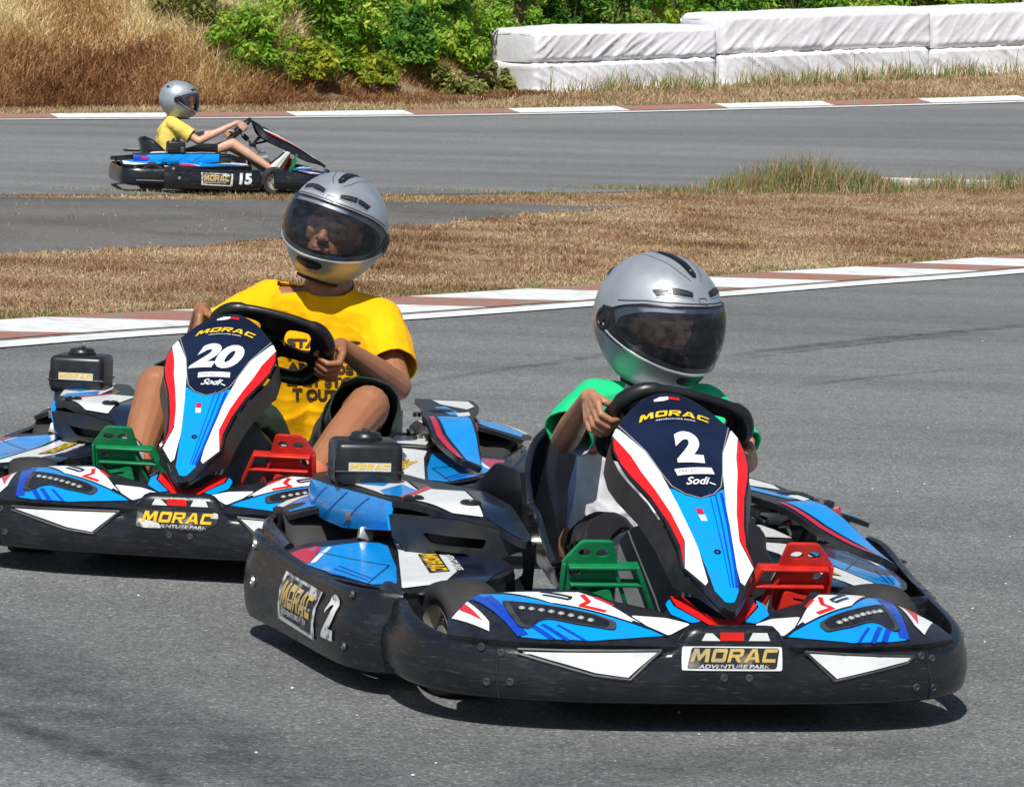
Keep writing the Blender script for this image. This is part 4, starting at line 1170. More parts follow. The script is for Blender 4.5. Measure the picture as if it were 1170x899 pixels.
def visor_material():
    m = bpy.data.materials.new('smoked_visor'); m.use_nodes = True; t = m.node_tree
    t.nodes.clear(); out = t.nodes.new('ShaderNodeOutputMaterial')
    tr = t.nodes.new('ShaderNodeBsdfTransparent'); tr.inputs[0].default_value = (.78, .79, .84, 1)
    gl = t.nodes.new('ShaderNodeBsdfGlossy'); gl.inputs['Roughness'].default_value = .05; gl.inputs['Color'].default_value = (.9, .93, 1, 1)
    fr = t.nodes.new('ShaderNodeFresnel'); fr.inputs['IOR'].default_value = 1.42
    mx = t.nodes.new('ShaderNodeMixShader'); t.links.new(fr.outputs[0], mx.inputs[0]); t.links.new(tr.outputs[0], mx.inputs[1]); t.links.new(gl.outputs[0], mx.inputs[2])
    df = t.nodes.new('ShaderNodeBsdfDiffuse'); df.inputs[0].default_value = (.40, .45, .52, 1); m2 = t.nodes.new('ShaderNodeMixShader')
    nn = t.nodes.new('ShaderNodeTexNoise'); nn.inputs['Scale'].default_value = 9; nn.inputs['Detail'].default_value = 6; mr = t.nodes.new('ShaderNodeMapRange'); mr.inputs['From Min'].default_value = .35; mr.inputs['From Max'].default_value = .7
    mr.inputs['To Min'].default_value = .01; mr.inputs['To Max'].default_value = .055; t.links.new(nn.outputs['Fac'], mr.inputs[0]); t.links.new(mr.outputs[0], m2.inputs[0]); t.links.new(mx.outputs[0], m2.inputs[1]); t.links.new(df.outputs[0], m2.inputs[2])
    t.links.new(m2.outputs[0], out.inputs[0]); return m
VISOR = visor_material()

def put_helmet(person, hc, M, scale=1.0):
    H = helmet_meshes()
    o = link('helmet', H['shell'], person)
    o.matrix_local = Matrix.Translation(hc) @ M.to_4x4() @ Matrix.Scale(scale, 4)
    for k, nm in (('visor', 'visor'), ('trim', 'visor_trim'), ('pivr', 'visor_pivot'), ('pivl', 'visor_pivot'), ('vl', 'brow_vent'), ('vr', 'brow_vent'), ('top', 'crown_vent'), ('chin', 'chin_vent'), ('rr', 'rear_vent'), ('rl', 'rear_vent')):
        link(nm, H[k], o)
    return o

def eyes(person, pf, sc, iris, smile=False):
    for s_ in (-1, 1):
        m = MB(); m.ell(pf(.0795, .031 * s_, .003), (.004 * sc, .0115 * sc, .0036 * sc), iris, 12, 6); m.build('eye', person)
        m = MB(); m.tube([pf(.086, .014 * s_, .030), pf(.088, .030 * s_, .034), pf(.078, .048 * s_, .030)], [.0025 * sc, .0035 * sc, .002 * sc], LINING, 6); m.build('eyebrow', person)
    m = MB(); m.ell(pf(.0845, 0, -.0595), (.004 * sc, .019 * sc, .0045 * sc), mat('teeth', (.70, .66, .58), .3) if smile else mat('lip', (.22, .07, .05), .5), 12, 6); m.build('teeth' if smile else 'lips', person)

def fabric(name, col, bump=.25, var=.06):
    return mat(name, col, .88, var=var, vscale=12, bump=.3, bscale=22, bdist=.012, sheen=.03, spec=.12)

def wrinkle(amp, freq, seed, amp2=0.0):
    """soft body sag plus sharper creases that run diagonally"""
    off = Vector((seed * 3.1, seed * 1.7, seed * .9))
    def f(co):
        d = Vector((noise.noise(co * freq + off + Vector((9, 0, 0))), noise.noise(co * freq + off + Vector((0, 9, 0))), noise.noise(co * freq + off + Vector((0, 0, 9)))))
        q = Vector((co.x * .6, co.y * .7 + co.z * .5, co.z * 1.1)) * freq * 1.15 + off
        r = 1 - abs(noise.noise(q)) * 3.2; r2 = 1 - abs(noise.noise(q * 1.9 + off)) * 3
        c = Vector((1, .2, .1)) * (max(0, r) ** 2 * amp * .42 + max(0, r2) ** 2 * amp * .12)
        return co + d * amp + c
    return f

from mathutils.bvhtree import BVHTree
def drape(me, polys_text, frame, material, off=.0015, name='shirt_print', parent=None, extra=None):
    """print on cloth: 2D (u right, v up) glyphs projected onto the mesh along -dir"""
    bm = bmesh.new(); bm.from_mesh(me); bvh = BVHTree.FromBMesh(bm)
    o, ux, uy, d = frame; m = MB()
    for txt, u0, v0, w, h_ in polys_text:
        V2, F = text_mesh(txt, 0, .05); V = []
        ok = []
        for x, y in V2:
            p = o + ux * (u0 + w * x) + uy * (v0 + h_ * y); hit = bvh.ray_cast(p - d * .5, d, 1.5)
            if hit[0] is None: V.append(p); ok.append(False)
            else: V.append(hit[0] - d * off + hit[1] * off); ok.append(True)
        F = [f for f in F if all(ok[i] for i in f)]
        m.add(V, F, material)
    if extra: extra(m, bvh)
    bm.free()
    return m.build(name, parent)

def shoe(m, heel, toe, mm, sole, w=.045, up=None):
    heel = Vector(heel); toe = Vector(toe); d = (toe - heel); L = d.length; d.normalize(); up = Vector(up or (-.6, 0, .8)); side = up.cross(d).normalized(); up = d.cross(side).normalized()
    secs = [(0, .03, .05), (.06, .034, .075), (.25, .036, .09), (.45, .040, .075), (.7, .046, .050), (.9, .040, .036), (1.0, .022, .024)]
    V = []; F = []; n = 14
    for t, hw, hh in secs:
        for k in range(n):
            a = 2 * math.pi * k / n; V.append(heel + d * L * t + side * (hw * w / .045 * math.cos(a)) + up * (hh * .5 * (1 + math.sin(a)) * w / .045))
    for i in range(len(secs) - 1):
        for k in range(n): l = (k + 1) % n; F.append((i * n + k, i * n + l, (i + 1) * n + l, (i + 1) * n + k))
    F.append(tuple(range(n))[::-1]); F.append(tuple((len(secs) - 1) * n + k for k in range(n)))
    m.add(V, F, mm)
    V = []
    for t, hw, hh in secs:
        for k in range(n):
            a = 2 * math.pi * k / n; V.append(heel + d * L * (t * 1.03 - .015) + side * ((hw + .003) * w / .045 * math.cos(a)) + up * (.008 * math.sin(a) - .004))
    m.add(V, F, sole)

def person(kart_pose, label, spec):
    pos, psi = kart_pose; sc = spec['sc']; caps = []; ells = []
    J = {k: Vector(v) for k, v in spec['J'].items()}
    Mh = Euler([R(a) for a in spec['head']], 'XYZ').to_matrix()
    Mh = Matrix.Rotation(R(spec['head'][2]), 3, 'Z') @ Matrix.Rotation(R(spec['head'][1]), 3, 'Y') @ Matrix.Rotation(R(spec['head'][0]), 3, 'X')
    hc = J['head']; pf = head_parts(caps, ells, hc + Mh @ Vector((.005, 0, -.005)), Mh, spec.get('hsc', 1.0))
    nk = J['neck']; ch = J['chest']; hp = J['hip']; b = spec['b']
    caps += [(hc - Mh @ Vector((.02, 0, .05)), nk, .058 * b, .062 * b), (nk, ch, .07 * b, .10 * b)]
    w = Vector((0, 1, 0)) * .075 * b
    for s_ in (-1, 1):
        caps += [(ch + w * s_, hp + w * s_ * .9, .105 * b, .10 * b), (nk - Vector((0, 0, .055)), J['sh' + 'rl'[s_ > 0]], .06 * b, .055 * b), (hp, hp + w * s_ * 1.3, .11 * b, .11 * b)]
    for s_, c in ((-1, 'r'), (1, 'l')):
        wr = grip(caps, spec['wc'], s_, spec['hand'], spec.get('wr' + c))
        J['wr' + c] = wr
        caps += [(J['sh' + c], J['el' + c], .052 * b, .040 * b), (J['el' + c], J['el' + c].lerp(wr, .35), .040 * b, .040 * b), (J['el' + c].lerp(wr, .35), wr, .040 * b, .024 * b)]
        caps += [(hp + w * s_ * 1.2, J['kn' + c], .085 * b, .058 * b), (J['kn' + c], J['kn' + c].lerp(J['an' + c], .4), .056 * b, .052 * b), (J['kn' + c].lerp(J['an' + c], .4), J['an' + c], .052 * b, .034 * b)]
        caps += [(J['an' + c], J['he' + c], .034 * b, .030 * b), (J['he' + c], J['to' + c], .032 * b, .022 * b)]
    me = blob('person', caps, ells, spec['vox'], 1, spec['skin'])
    o = link('person', me); o.location = pos; o.rotation_euler = (0, 0, psi - math.pi / 2)
    tag(o, label, 'person', 'kart drivers')
    # shirt
    sc_ = []; f = 1.13
    bag = spec.get('bag', .012)
    for s_ in (-1, 1):
        sc_ += [(ch + w * s_ + Vector((0, 0, .0)), hp + w * s_ + Vector((0, 0, -.02)), .105 * b + bag, .105 * b + bag)]
        c = 'rl'[s_ > 0]; e = J['sh' + c].lerp(J['el' + c], spec['sleeve'])
        sc_ += [(nk - Vector((0, 0, .068)), J['sh' + c] , .062 * b + bag * .5, .058 * b + bag), (J['sh' + c], e.lerp(J['el' + c], .3), .058 * b + bag, .058 * b + bag * spec.get('cuff', 1.4))]
    sc_ += [(nk - Vector((0, 0, .02)), ch, .072 * b + bag * .4, .115 * b + bag)]
    cuts = [(nk + Vector((.01, 0, .010)), (.38, 0, 1), .135)]
    for c in 'rl':
        e = J['sh' + c].lerp(J['el' + c], spec['sleeve']); cuts.append((e, J['el' + c] - J['sh' + c], .14))
    sh = blob('shirt', sc_, [], spec['vox'] * 1.6, 6, spec['shirt'], cuts, .004, wrinkle(spec.get('wr_amp', .012), 9, spec['seed']))
    if spec.get('shirt_fn'): spec['shirt_fn'](sh, J)
    so = link('shirt', sh, o)
    # trousers or shorts
    tc = [(hp + Vector((0, 0, .03)), hp - Vector((0, 0, .01)), .125 * b, .12 * b)]
    cuts = []
    for s_, c in ((-1, 'r'), (1, 'l')):
        k = spec['leg']
        a0 = hp + w * s_ * 1.2
        if k <= 1.0:
            e = a0.lerp(J['kn' + c], k); tc += [(a0, e, .100 * b, spec.get('hem', .095) * b), (e, e.lerp(J['kn' + c], .2) + (J['kn' + c] - a0).normalized() * .06, spec.get('hem', .095) * b, spec.get('hem', .095) * b)]
            cuts.append((e + (J['kn' + c] - a0).normalized() * .03, J['kn' + c] - a0, .20))
        else:
            tc += [(a0, J['kn' + c], .098 * b, .07 * b), (J['kn' + c], J['an' + c], .068 * b, .046 * b)]
            cuts.append((J['an' + c].lerp(J['kn' + c], .08), J['an' + c] - J['kn' + c], .10))
    tm = blob('shorts', tc, [], spec['vox'] * 1.8, 5, spec['pants'], cuts, .004, wrinkle(.008, 10, spec['seed'] + 2))
    link('shorts' if spec['leg'] <= 1 else 'trousers', tm, o)
    for c in 'rl':
        m = MB(); shoe(m, J['he' + c] - Vector((.02, 0, .03)), J['to' + c] + (J['to' + c] - J['he' + c]).normalized() * .05, spec['shoe'], WHITE, .045 * b, (J['an' + c] - J['he' + c]))
        m.build('shoe', o)
        if spec.get('sock'):
            m = MB(); a = J['an' + c]; k = J['kn' + c]; m.tube([J['he' + c].lerp(a, .3), a, a.lerp(k, .12), a.lerp(k, .22)], [.040 * b, .041 * b, .043 * b, .046 * b], spec['sock'], 18); m.build('sock', o)
    put_helmet(o, hc, Mh, spec.get('helm', 1.0))
    eyes(o, lambda x, y, z: pf(x, y, z), spec.get('hsc', 1.0), mat('brown_iris', (.03, .015, .008), .2), spec.get('smile', False))
    return o, sh, so, J

YSH = fabric('yellow_cotton', (.92, .46, .003))
PYS = fabric('pale_yellow_cotton', (.72, .56, .13))
DGR = fabric('dark_green_cotton', (.018, .045, .034))
def raglan():
    m = bpy.data.materials.new('green_and_white_cotton'); m.use_nodes = True; t = m.node_tree; b = t.nodes['Principled BSDF']
    b.inputs['Roughness'].default_value = .85; b.inputs['Specular IOR Level'].default_value = .2
    prev = None
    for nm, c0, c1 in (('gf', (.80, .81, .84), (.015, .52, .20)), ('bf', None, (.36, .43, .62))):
        at = t.nodes.new('ShaderNodeAttribute'); at.attribute_name = nm
        r = t.nodes.new('ShaderNodeMath'); r.operation = 'GREATER_THAN'; r.inputs[1].default_value = .5; t.links.new(at.outputs['Fac'], r.inputs[0])
        mx = t.nodes.new('ShaderNodeMix'); mx.data_type = 'RGBA'; t.links.new(r.outputs[0], mx.inputs[0])
        if prev: t.links.new(prev, mx.inputs[6])
        else: mx.inputs[6].default_value = (*c0, 1)
        mx.inputs[7].default_value = (*c1, 1); prev = mx.outputs[2]
    t.links.new(prev, b.inputs['Base Color'])
    n = t.nodes.new('ShaderNodeTexNoise'); n.inputs['Scale'].default_value = 14; tc = t.nodes.new('ShaderNodeTexCoord'); t.links.new(tc.outputs['Object'], n.inputs['Vector'])
    bp = t.nodes.new('ShaderNodeBump'); bp.inputs['Strength'].default_value = .25; bp.inputs['Distance'].default_value = .02
    t.links.new(n.outputs['Fac'], bp.inputs['Height']); t.links.new(bp.outputs[0], b.inputs['Normal'])
    return m
RAG = raglan()
def raglan_zones(me, J):
    G = []; B = []; nk = J['neck']; ch = J['chest']
    for q in me.vertices:
        c = q.co; dy = c.y - lerp(J['hip'].y, nk.y, max(0, min(1, (c.z - J['hip'].z) / (nk.z - J['hip'].z)))); z = nk.z - c.z
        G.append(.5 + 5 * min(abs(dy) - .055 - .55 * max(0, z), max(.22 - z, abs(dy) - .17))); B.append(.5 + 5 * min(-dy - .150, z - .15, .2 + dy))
    for nm, v in (('gf', G), ('bf', B)):
        a = me.attributes.new(nm, 'FLOAT', 'POINT'); a.data.foreach_set('value', v)

P2 = dict(sc=1, smile=True, b=.80, hand=.84, vox=.0032, skin=SK2, wc=WC2, seed=1, sleeve=.84, bag=.012, cuff=1.3, leg=1.2, hsc=.88,
  J=dict(head=(.30, .115, .722), neck=(.275, .105, .585), chest=(.255, .10, .47), hip=(.20, .085, .17),
         shr=(.28, -.025, .528), shl=(.28, .238, .512), elr=(.40, -.118, .448), ell=(.42, .31, .41),
         knr=(.76, -.08, .27), knl=(.78, .22, .26), anr=(1.10, -.19, .15), anl=(1.12, .20, .15), her=(1.13, -.20, .09), hel=(1.15, .20, .10), tor=(1.20, -.20, .23), tol=(1.22, .215, .24)),
  head=(0, 10, 27), shirt=RAG, pants=fabric('black_trousers', (.012, .012, .016)), shoe=mat('white_shoe', (.66, .64, .60), .6), helm=.97, shirt_fn=raglan_zones)
p2, s2, so2, J2 = person(K2, 'child in a green and white shirt and silver helmet gripping the wheel of kart 2', P2)

P20 = dict(sc=1, b=1.02, hand=1.0, vox=.0036, skin=SK20, wc=WC20, seed=5, sleeve=.72, bag=.017, cuff=1.35, leg=.86, hem=.098, wr_amp=.011,
  J=dict(head=(.30, .185, .818), neck=(.27, .165, .645), chest=(.24, .145, .50), hip=(.16, .105, .18),
         shr=(.28, .005, .592), shl=(.28, .310, .555), elr=(.46, -.165, .47), ell=(.46, .395, .395),
         knr=(.86, -.205, .40), knl=(.82, .365, .37), anr=(1.16, -.215, .17), anl=(1.16, .235, .17), her=(1.18, -.21, .10), hel=(1.18, .225, .10), tor=(1.235, -.21, .25), tol=(1.235, .215, .25)),
  head=(-16, -4, -9), shirt=YSH, pants=DGR, shoe=mat('black_shoe', (.02, .02, .02), .6), sock=mat('orange_sock', (.62, .16, .07), .8, var=.1), helm=.97)
p20, s20, so20, J20 = person(K20, 'man in a yellow printed shirt and dark shorts, silver helmet tilted, driving kart 20', P20)
drape(s2, [('O', -.055, .0, .034, .036)], (Vector((.3, .005, .405)), Vector((0, 1, 0)), Vector((0, 0, 1)), Vector((-1, 0, 0))), mat('pale_red_print', (.75, .16, .12), .8), parent=so2)
fr = (Vector((.3, .14, .36)), Vector((0, 1, 0)), Vector((-.15, 0, 1)).normalized(), Vector((-1, 0, -.05)).normalized())
PRINT = mat('brown_print', (.05, .032, .012), .8)
drape(s20, [('START IT', -.075, .120, .215, .026), ('AST SURF', -.075, .086, .215, .028), ('ART MOST', -.075, .050, .215, .028), ('LAST STOP', -.075, .012, .215, .030), ('T OUT UP', -.06, -.030, .19, .034)], fr, PRINT, parent=so20)

P15 = dict(sc=1, b=.84, hand=.86, vox=.008, skin=SK15, wc=WC15, seed=9, sleeve=.70, bag=.014, cuff=1.4, leg=.45, hem=.10,
  J=dict(head=(.275, .07, .762), neck=(.235, .07, .615), chest=(.20, .07, .47), hip=(.17, .07, .18),
         shr=(.22, -.07, .55), shl=(.22, .21, .55), elr=(.44, -.15, .415), ell=(.44, .26, .44),
         knr=(.74, -.09, .40), knl=(.74, .22, .38), anr=(1.08, -.17, .19), anl=(1.10, .20, .19), her=(1.11, -.18, .16), hel=(1.13, .20, .15), tor=(1.20, -.18, .30), tol=(1.22, .20, .29)),
  head=(0, 6, 0), shirt=PYS, pants=fabric('black_shorts', (.014, .014, .018)), shoe=mat('white_shoe', (.66, .64, .60), .6), helm=1.0)
p15, s15, so15, J15 = person(K15, 'small distant driver in a pale yellow shirt sitting in kart 15', P15)
#@@BACKGROUND
# ================================================================= TERRAIN, TRACKS, PLANTS
def foot(X): return float(np.interp(X, [-60, -16, -6.6, -3.4, -1, 0, 3, 8, 20, 60], [40, 46.3, 48.3, 49.6, 52.5, 56.3, 58.6, 61.8, 69, 95]))
def gz(X, Y):
    Xc = max(-16, min(16, X)); t = Y - 34
    z = (t if t > 1.5 else (max(0, t + 1.5)) ** 2 / 6) * (.035 + .0022 * Xc) if Y < 70 else 36 * (.035 + .0022 * Xc)
    d = Y - foot(X)
    if d > 0: z += 9 * (1 - math.exp(-d * .75 / 9)) 
    return z
def ground_mat():
    m = bpy.data.materials.new('dry_turf_soil'); m.use_nodes = True; t = m.node_tree; b = t.nodes['Principled BSDF']; b.inputs['Roughness'].default_value = .95; b.inputs['Specular IOR Level'].default_value = .1
    tc = t.nodes.new('ShaderNodeTexCoord')
    n = t.nodes.new('ShaderNodeTexNoise'); n.inputs['Scale'].default_value = .9; n.inputs['Detail'].default_value = 8; t.links.new(tc.outputs['Object'], n.inputs['Vector'])
    r = t.nodes.new('ShaderNodeValToRGB'); e = r.color_ramp.elements; e[0].position = .35; e[0].color = (.20, .14, .08, 1); e[1].position = .66; e[1].color = (.34, .25, .15, 1)
    q = e.new(.5); q.color = (.27, .19, .11, 1)
    t.links.new(n.outputs['Fac'], r.inputs[0])
    n2 = t.nodes.new('ShaderNodeTexNoise'); n2.inputs['Scale'].default_value = 40; n2.inputs['Detail'].default_value = 6; t.links.new(tc.outputs['Object'], n2.inputs['Vector'])
    mx = t.nodes.new('ShaderNodeMix'); mx.data_type = 'RGBA'; mx.blend_type = 'MULTIPLY'; mx.inputs[0].default_value = .6
    r2 = t.nodes.new('ShaderNodeValToRGB'); r2.color_ramp.elements[0].position = .3; r2.color_ramp.elements[0].color = (.45, .45, .45, 1); r2.color_ramp.elements[1].position = .7; r2.color_ramp.elements[1].color = (1.3, 1.3, 1.3, 1)
    t.links.new(n2.outputs['Fac'], r2.inputs[0]); t.links.new(r.outputs[0], mx.inputs[6]); t.links.new(r2.outputs[0], mx.inputs[7]); t.links.new(mx.outputs[2], b.inputs['Base Color'])
    bp = t.nodes.new('ShaderNodeBump'); bp.inputs['Distance'].default_value = .03; bp.inputs['Strength'].default_value = .8; t.links.new(n2.outputs['Fac'], bp.inputs['Height']); t.links.new(bp.outputs[0], b.inputs['Normal'])
    return m
SOIL = ground_mat()
def asphalt(name, base, lite, dark, lane=None):
    m = bpy.data.materials.new(name); m.use_nodes = True; t = m.node_tree; b = t.nodes['Principled BSDF']; b.inputs['Roughness'].default_value = .82; b.inputs['Specular IOR Level'].default_value = .35
    tc = t.nodes.new('ShaderNodeTexCoord'); L = t.links.new
    # aggregate
    v = t.nodes.new('ShaderNodeTexVoronoi'); v.inputs['Scale'].default_value = 170; L(tc.outputs['Object'], v.inputs['Vector'])
    sep = t.nodes.new('ShaderNodeSeparateColor'); L(v.outputs['Color'], sep.inputs[0])
    r = t.nodes.new('ShaderNodeValToRGB'); e = r.color_ramp.elements; e[0].position = 0; e[0].color = (*[c * .50 for c in base], 1); e[1].position = 1; e[1].color = (*lite, 1)
    q = e.new(.25); q.color = (*[c * .82 for c in base], 1); q = e.new(.80); q.color = (*[c * 1.15 for c in base], 1); q = e.new(.95); q.color = (*[c * 1.45 for c in base], 1)
    L(sep.outputs[0], r.inputs[0])
    # large patches and rubbered-in lines that follow the track
    n = t.nodes.new('ShaderNodeTexNoise'); n.inputs['Scale'].default_value = .55; n.inputs['Detail'].default_value = 6
    mp = t.nodes.new('ShaderNodeMapping'); mp.inputs['Rotation'].default_value = (0, 0, lane or 0); mp.inputs['Scale'].default_value = (.22, 1.6, 1) if lane is not None else (1, 1, 1)
    L(tc.outputs['Object'], mp.inputs[0]); L(mp.outputs[0], n.inputs['Vector'])
    r2 = t.nodes.new('ShaderNodeValToRGB'); r2.color_ramp.elements[0].position = .36; r2.color_ramp.elements[0].color = (*[dark] * 3, 1); r2.color_ramp.elements[1].position = .60; r2.color_ramp.elements[1].color = (1.06, 1.06, 1.06, 1)
    L(n.outputs['Fac'], r2.inputs[0])
    n3 = t.nodes.new('ShaderNodeTexNoise'); n3.inputs['Scale'].default_value = 9; n3.inputs['Detail'].default_value = 8; n3.inputs['Roughness'].default_value = .7; L(tc.outputs['Object'], n3.inputs['Vector'])
    r3 = t.nodes.new('ShaderNodeValToRGB'); r3.color_ramp.elements[0].position = .3; r3.color_ramp.elements[0].color = (.86, .86, .86, 1); r3.color_ramp.elements[1].position = .7; r3.color_ramp.elements[1].color = (1.1, 1.1, 1.1, 1); L(n3.outputs['Fac'], r3.inputs[0])
    a = t.nodes.new('ShaderNodeMix'); a.data_type = 'RGBA'; a.blend_type = 'MULTIPLY'; a.inputs[0].default_value = 1; L(r.outputs[0], a.inputs[6]); L(r2.outputs[0], a.inputs[7])
    c = t.nodes.new('ShaderNodeMix'); c.data_type = 'RGBA'; c.blend_type = 'MULTIPLY'; c.inputs[0].default_value = 1; L(a.outputs[2], c.inputs[6]); L(r3.outputs[0], c.inputs[7])
    L(c.outputs[2], b.inputs['Base Color'])
    bp = t.nodes.new('ShaderNodeBump'); bp.inputs['Distance'].default_value = .002; bp.inputs['Strength'].default_value = .6; L(v.outputs['Distance'], bp.inputs['Height']); L(bp.outputs[0], b.inputs['Normal'])
    return m
ASPH = asphalt('track_asphalt', (.172, .178, .173), (.42, .42, .40), .74, R(-60))
ASPF = asphalt('far_track_asphalt', (.180, .185, .184), (.50, .50, .50), .76, R(-25))
ASPO = asphalt('old_asphalt', (.14, .135, .125), (.40, .38, .33), .72)

def sheet(name, poly, dz, m, h, kind='structure', lift=None):
    V, F, _ = cdt(poly, h)
    mb = MB(); mb.add([(x, y, gz(x, y) + dz + (lift(x, y) if lift else 0)) for x, y in V], F, m)
    L = dens(poly, h); k = len(L); mb.add([(x, y, gz(x, y) + dz) for x, y in L] + [(x, y, gz(x, y) - .05) for x, y in L], [(i, (i + 1) % k, k + (i + 1) % k, k + i) for i in range(k)], m)
    o = mb.build(name, weld=True); tag(o, kind=kind); return o
# ground
xs = np.r_[-400, -200, -90, -50, -35, np.arange(-26, 27, .8), 35, 50, 90, 200, 400]; ys = np.r_[-120, -40, -10, 0, 8, np.arange(14, 76, .6), 80, 90, 110, 150, 220, 400, 700]
V = []; F = []
for x in xs:
    for y in ys: V.append((float(x), float(y), gz(float(x), float(y)) - .004))
n = len(ys)
for i in range(len(xs) - 1):
    for j in range(n - 1): F.append((i * n + j, (i + 1) * n + j, (i + 1) * n + j + 1, i * n + j + 1))
mb = MB(); mb.add(V, F, SOIL); tag(mb.build('ground'), kind='structure')

LINE = [(-30, -12), (-14, -2), (-6.5, 8.5), (-3.4, 13.6), (-2.16, 15.75), (-1.52, 16.82), (-.465, 18.3), (.415, 19.7), (1.17, 20.9), (2.155, 22.55), (3.3, 24.4), (5.2, 28), (7.6, 34), (9, 41)]
LINE = [(x * 1.018, y * 1.018) for x, y in LINE]; LINE = smooth_line(LINE, 6); LINE = [tuple(p) for p in LINE]
def offset_line(L, d):
    out = []
    for i, p in enumerate(L):
        a = Vector(L[max(i - 1, 0)]); b = Vector(L[min(i + 1, len(L) - 1)]); t = (b - a).normalized(); out.append((p[0] - t.y * d, p[1] + t.x * d))
    return out
near = [(x, y) for x, y in LINE] + [(30, 41), (30, -14)]
m_ = MB(); V, F, _ = cdt([(x, min(y, 33)) for x, y in near], 2.5); m_.add([(x, y, .004) for x, y in V], F, ASPH); tag(m_.build('track', weld=True), kind='structure')

def band(name, L0, d0, d1, z0, z1, m, a=0, b=1e9, slant=0.0):
    A = offset_line(L0, d0); B = offset_line(L0, d1)
    S0 = np.r_[0, np.cumsum(np.hypot(*np.diff(np.array(L0), axis=0).T))]; a = max(a, 0); b = min(b, S0[-1])
    s_ = np.linspace(a, b, max(2, int((b - a) / .35) + 1)); A = np.array(A); B = np.array(B)
    mb = MB(); V = []
    for q in s_:
        q1 = max(0, min(q + slant, S0[-1]))
        p = (np.interp(q, S0, A[:, 0]), np.interp(q, S0, A[:, 1])); r_ = (np.interp(q1, S0, B[:, 0]), np.interp(q1, S0, B[:, 1]))
        V += [(p[0], p[1], gz(*p) + z0), (r_[0], r_[1], gz(*r_) + z1)]
    mb.add(V, [(2 * i, 2 * i + 2, 2 * i + 3, 2 * i + 1) for i in range(len(s_) - 1)], m)
    return mb
WPAINT = mat('white_road_paint', (.70, .71, .70), .7, col2=(.50, .50, .48), vscale=7, lo=.5, hi=.75, detail=8, bump=.1, bscale=80)
RPAINT = mat('worn_red_kerb_paint', (.34, .13, .085), .85, col2=(.24, .19, .155), vscale=7, lo=.4, hi=.62, detail=8, bump=.2, bscale=60)
CONC = mat('kerb_concrete', (.30, .25, .21), .85, var=.25, vscale=9)
tag(band('w', LINE, 0, .20, .010, .010, WPAINT).build('white_line'), kind='structure')
kb = band('k', LINE, .20, .74, .012, .034, CONC); k2_ = band('k', LINE, .74, .80, .034, -.01, CONC); kb.add(k2_.v, k2_.f, CONC); tag(kb.build('kerb'), kind='structure')
def paint_blocks(L0, d0, d1, z0, z1, period, phase, slant, wm, rm, rname, frac=.5):
    S0 = float(np.sum(np.hypot(*np.diff(np.array(L0), axis=0).T))); W_ = MB(); R_ = MB(); s_ = phase
    while s_ < S0 - period:
        a = band('', L0, d0, d1, z0, z1, wm, s_, s_ + period * frac, slant); W_.add(a.v, a.f, wm)
        a = band('', L0, d0, d1, z0, z1, rm, s_ + period * frac, s_ + period, slant); R_.add(a.v, a.f, rm); s_ += period
    tag(W_.build('kerb_white_paint'), kind='structure'); tag(R_.build('kerb_red_paint'), kind='structure')
paint_blocks(LINE, .22, .72, .017, .038, 2.03, 1.3, -.85, WPAINT, RPAINT, 'near', .58)

# old service strip, far track, its kerb
OLD = [(-16, 14), (-7, 18.5), (-3.05, 22.2), (-2.16, 23.7), (-1.5, 25.4), (-.95, 27.0), (-.3, 29.0), (.05, 30.06), (.6, 31.5), (1.1, 32.27), (.05, 32.03), (-1.12, 31.5), (-4.08, 29.61), (-9, 27), (-20, 24)]
OLD = [(x * 1.018, y * 1.018) for x, y in OLD]; OLD = [(x + .06 * math.sin(9 * y), y + .12 * math.sin(7 * x + y)) for x, y in dens(OLD, .5)]
sheet('service_road', OLD, .006, ASPO, .8)
FN = [(-30, 20), (-14, 25.5), (-9, 27.8), (-4.21, 30.53), (-2.21, 32.47), (.05, 34.4), (1.87, 35.76), (5.07, 37.8), (9, 40.3), (16, 45), (28, 54)]
FF = [(28, 63), (16, 56), (10.5, 52.9), (6.8, 51.0), (3.47, 49.5), (.03, 47.75), (-3.18, 46.25), (-6.21, 44.9), (-10, 43.2), (-16, 40.2), (-30, 33)]
sheet('far_track', FN + FF, .012, ASPF, .6)
FL = [tuple(p) for p in smooth_line(FF[::-1], 5)]
FLr = FL  # runs left to right; far side is to its left
tag(band('w', FLr, -.10, .12, .022, .022, WPAINT).build('far_white_line'), kind='structure')
kb = band('k', FLr, .12, .55, .024, .06, CONC); k3 = band('k', FLr, .55, .61, .06, -.02, CONC); kb.add(k3.v, k3.f, CONC); tag(kb.build('far_kerb'), kind='structure')
s0 = float(np.sum(np.hypot(*np.diff(np.array([p for p in FLr if p[0] < -5.4]), axis=0).T)))
paint_blocks(FLr, .14, .53, .030, .066, 3.05, (s0 + .05) % 3.05, .0, WPAINT, RPAINT, 'far', .52)
# low pale concrete edge by the tall grass
EL = [(3.55, 36.95), (5.1, 37.6), (7.5, 39.0)]
mb = MB()
for a, b in zip(EL[:-1], EL[1:]):
    d = Vector(b) - Vector(a); c = (Vector(a) + Vector(b)) / 2
    mb.box((c.x, c.y, gz(c.x, c.y) + .02), (d.length, .14, .10), mat('pale_concrete', (.55, .53, .50), .8, var=.15, vscale=6), rot=Euler((0, 0, math.atan2(d.y, d.x))).to_matrix(), bev=.01)
tag(mb.build('edge_kerb'), kind='structure')

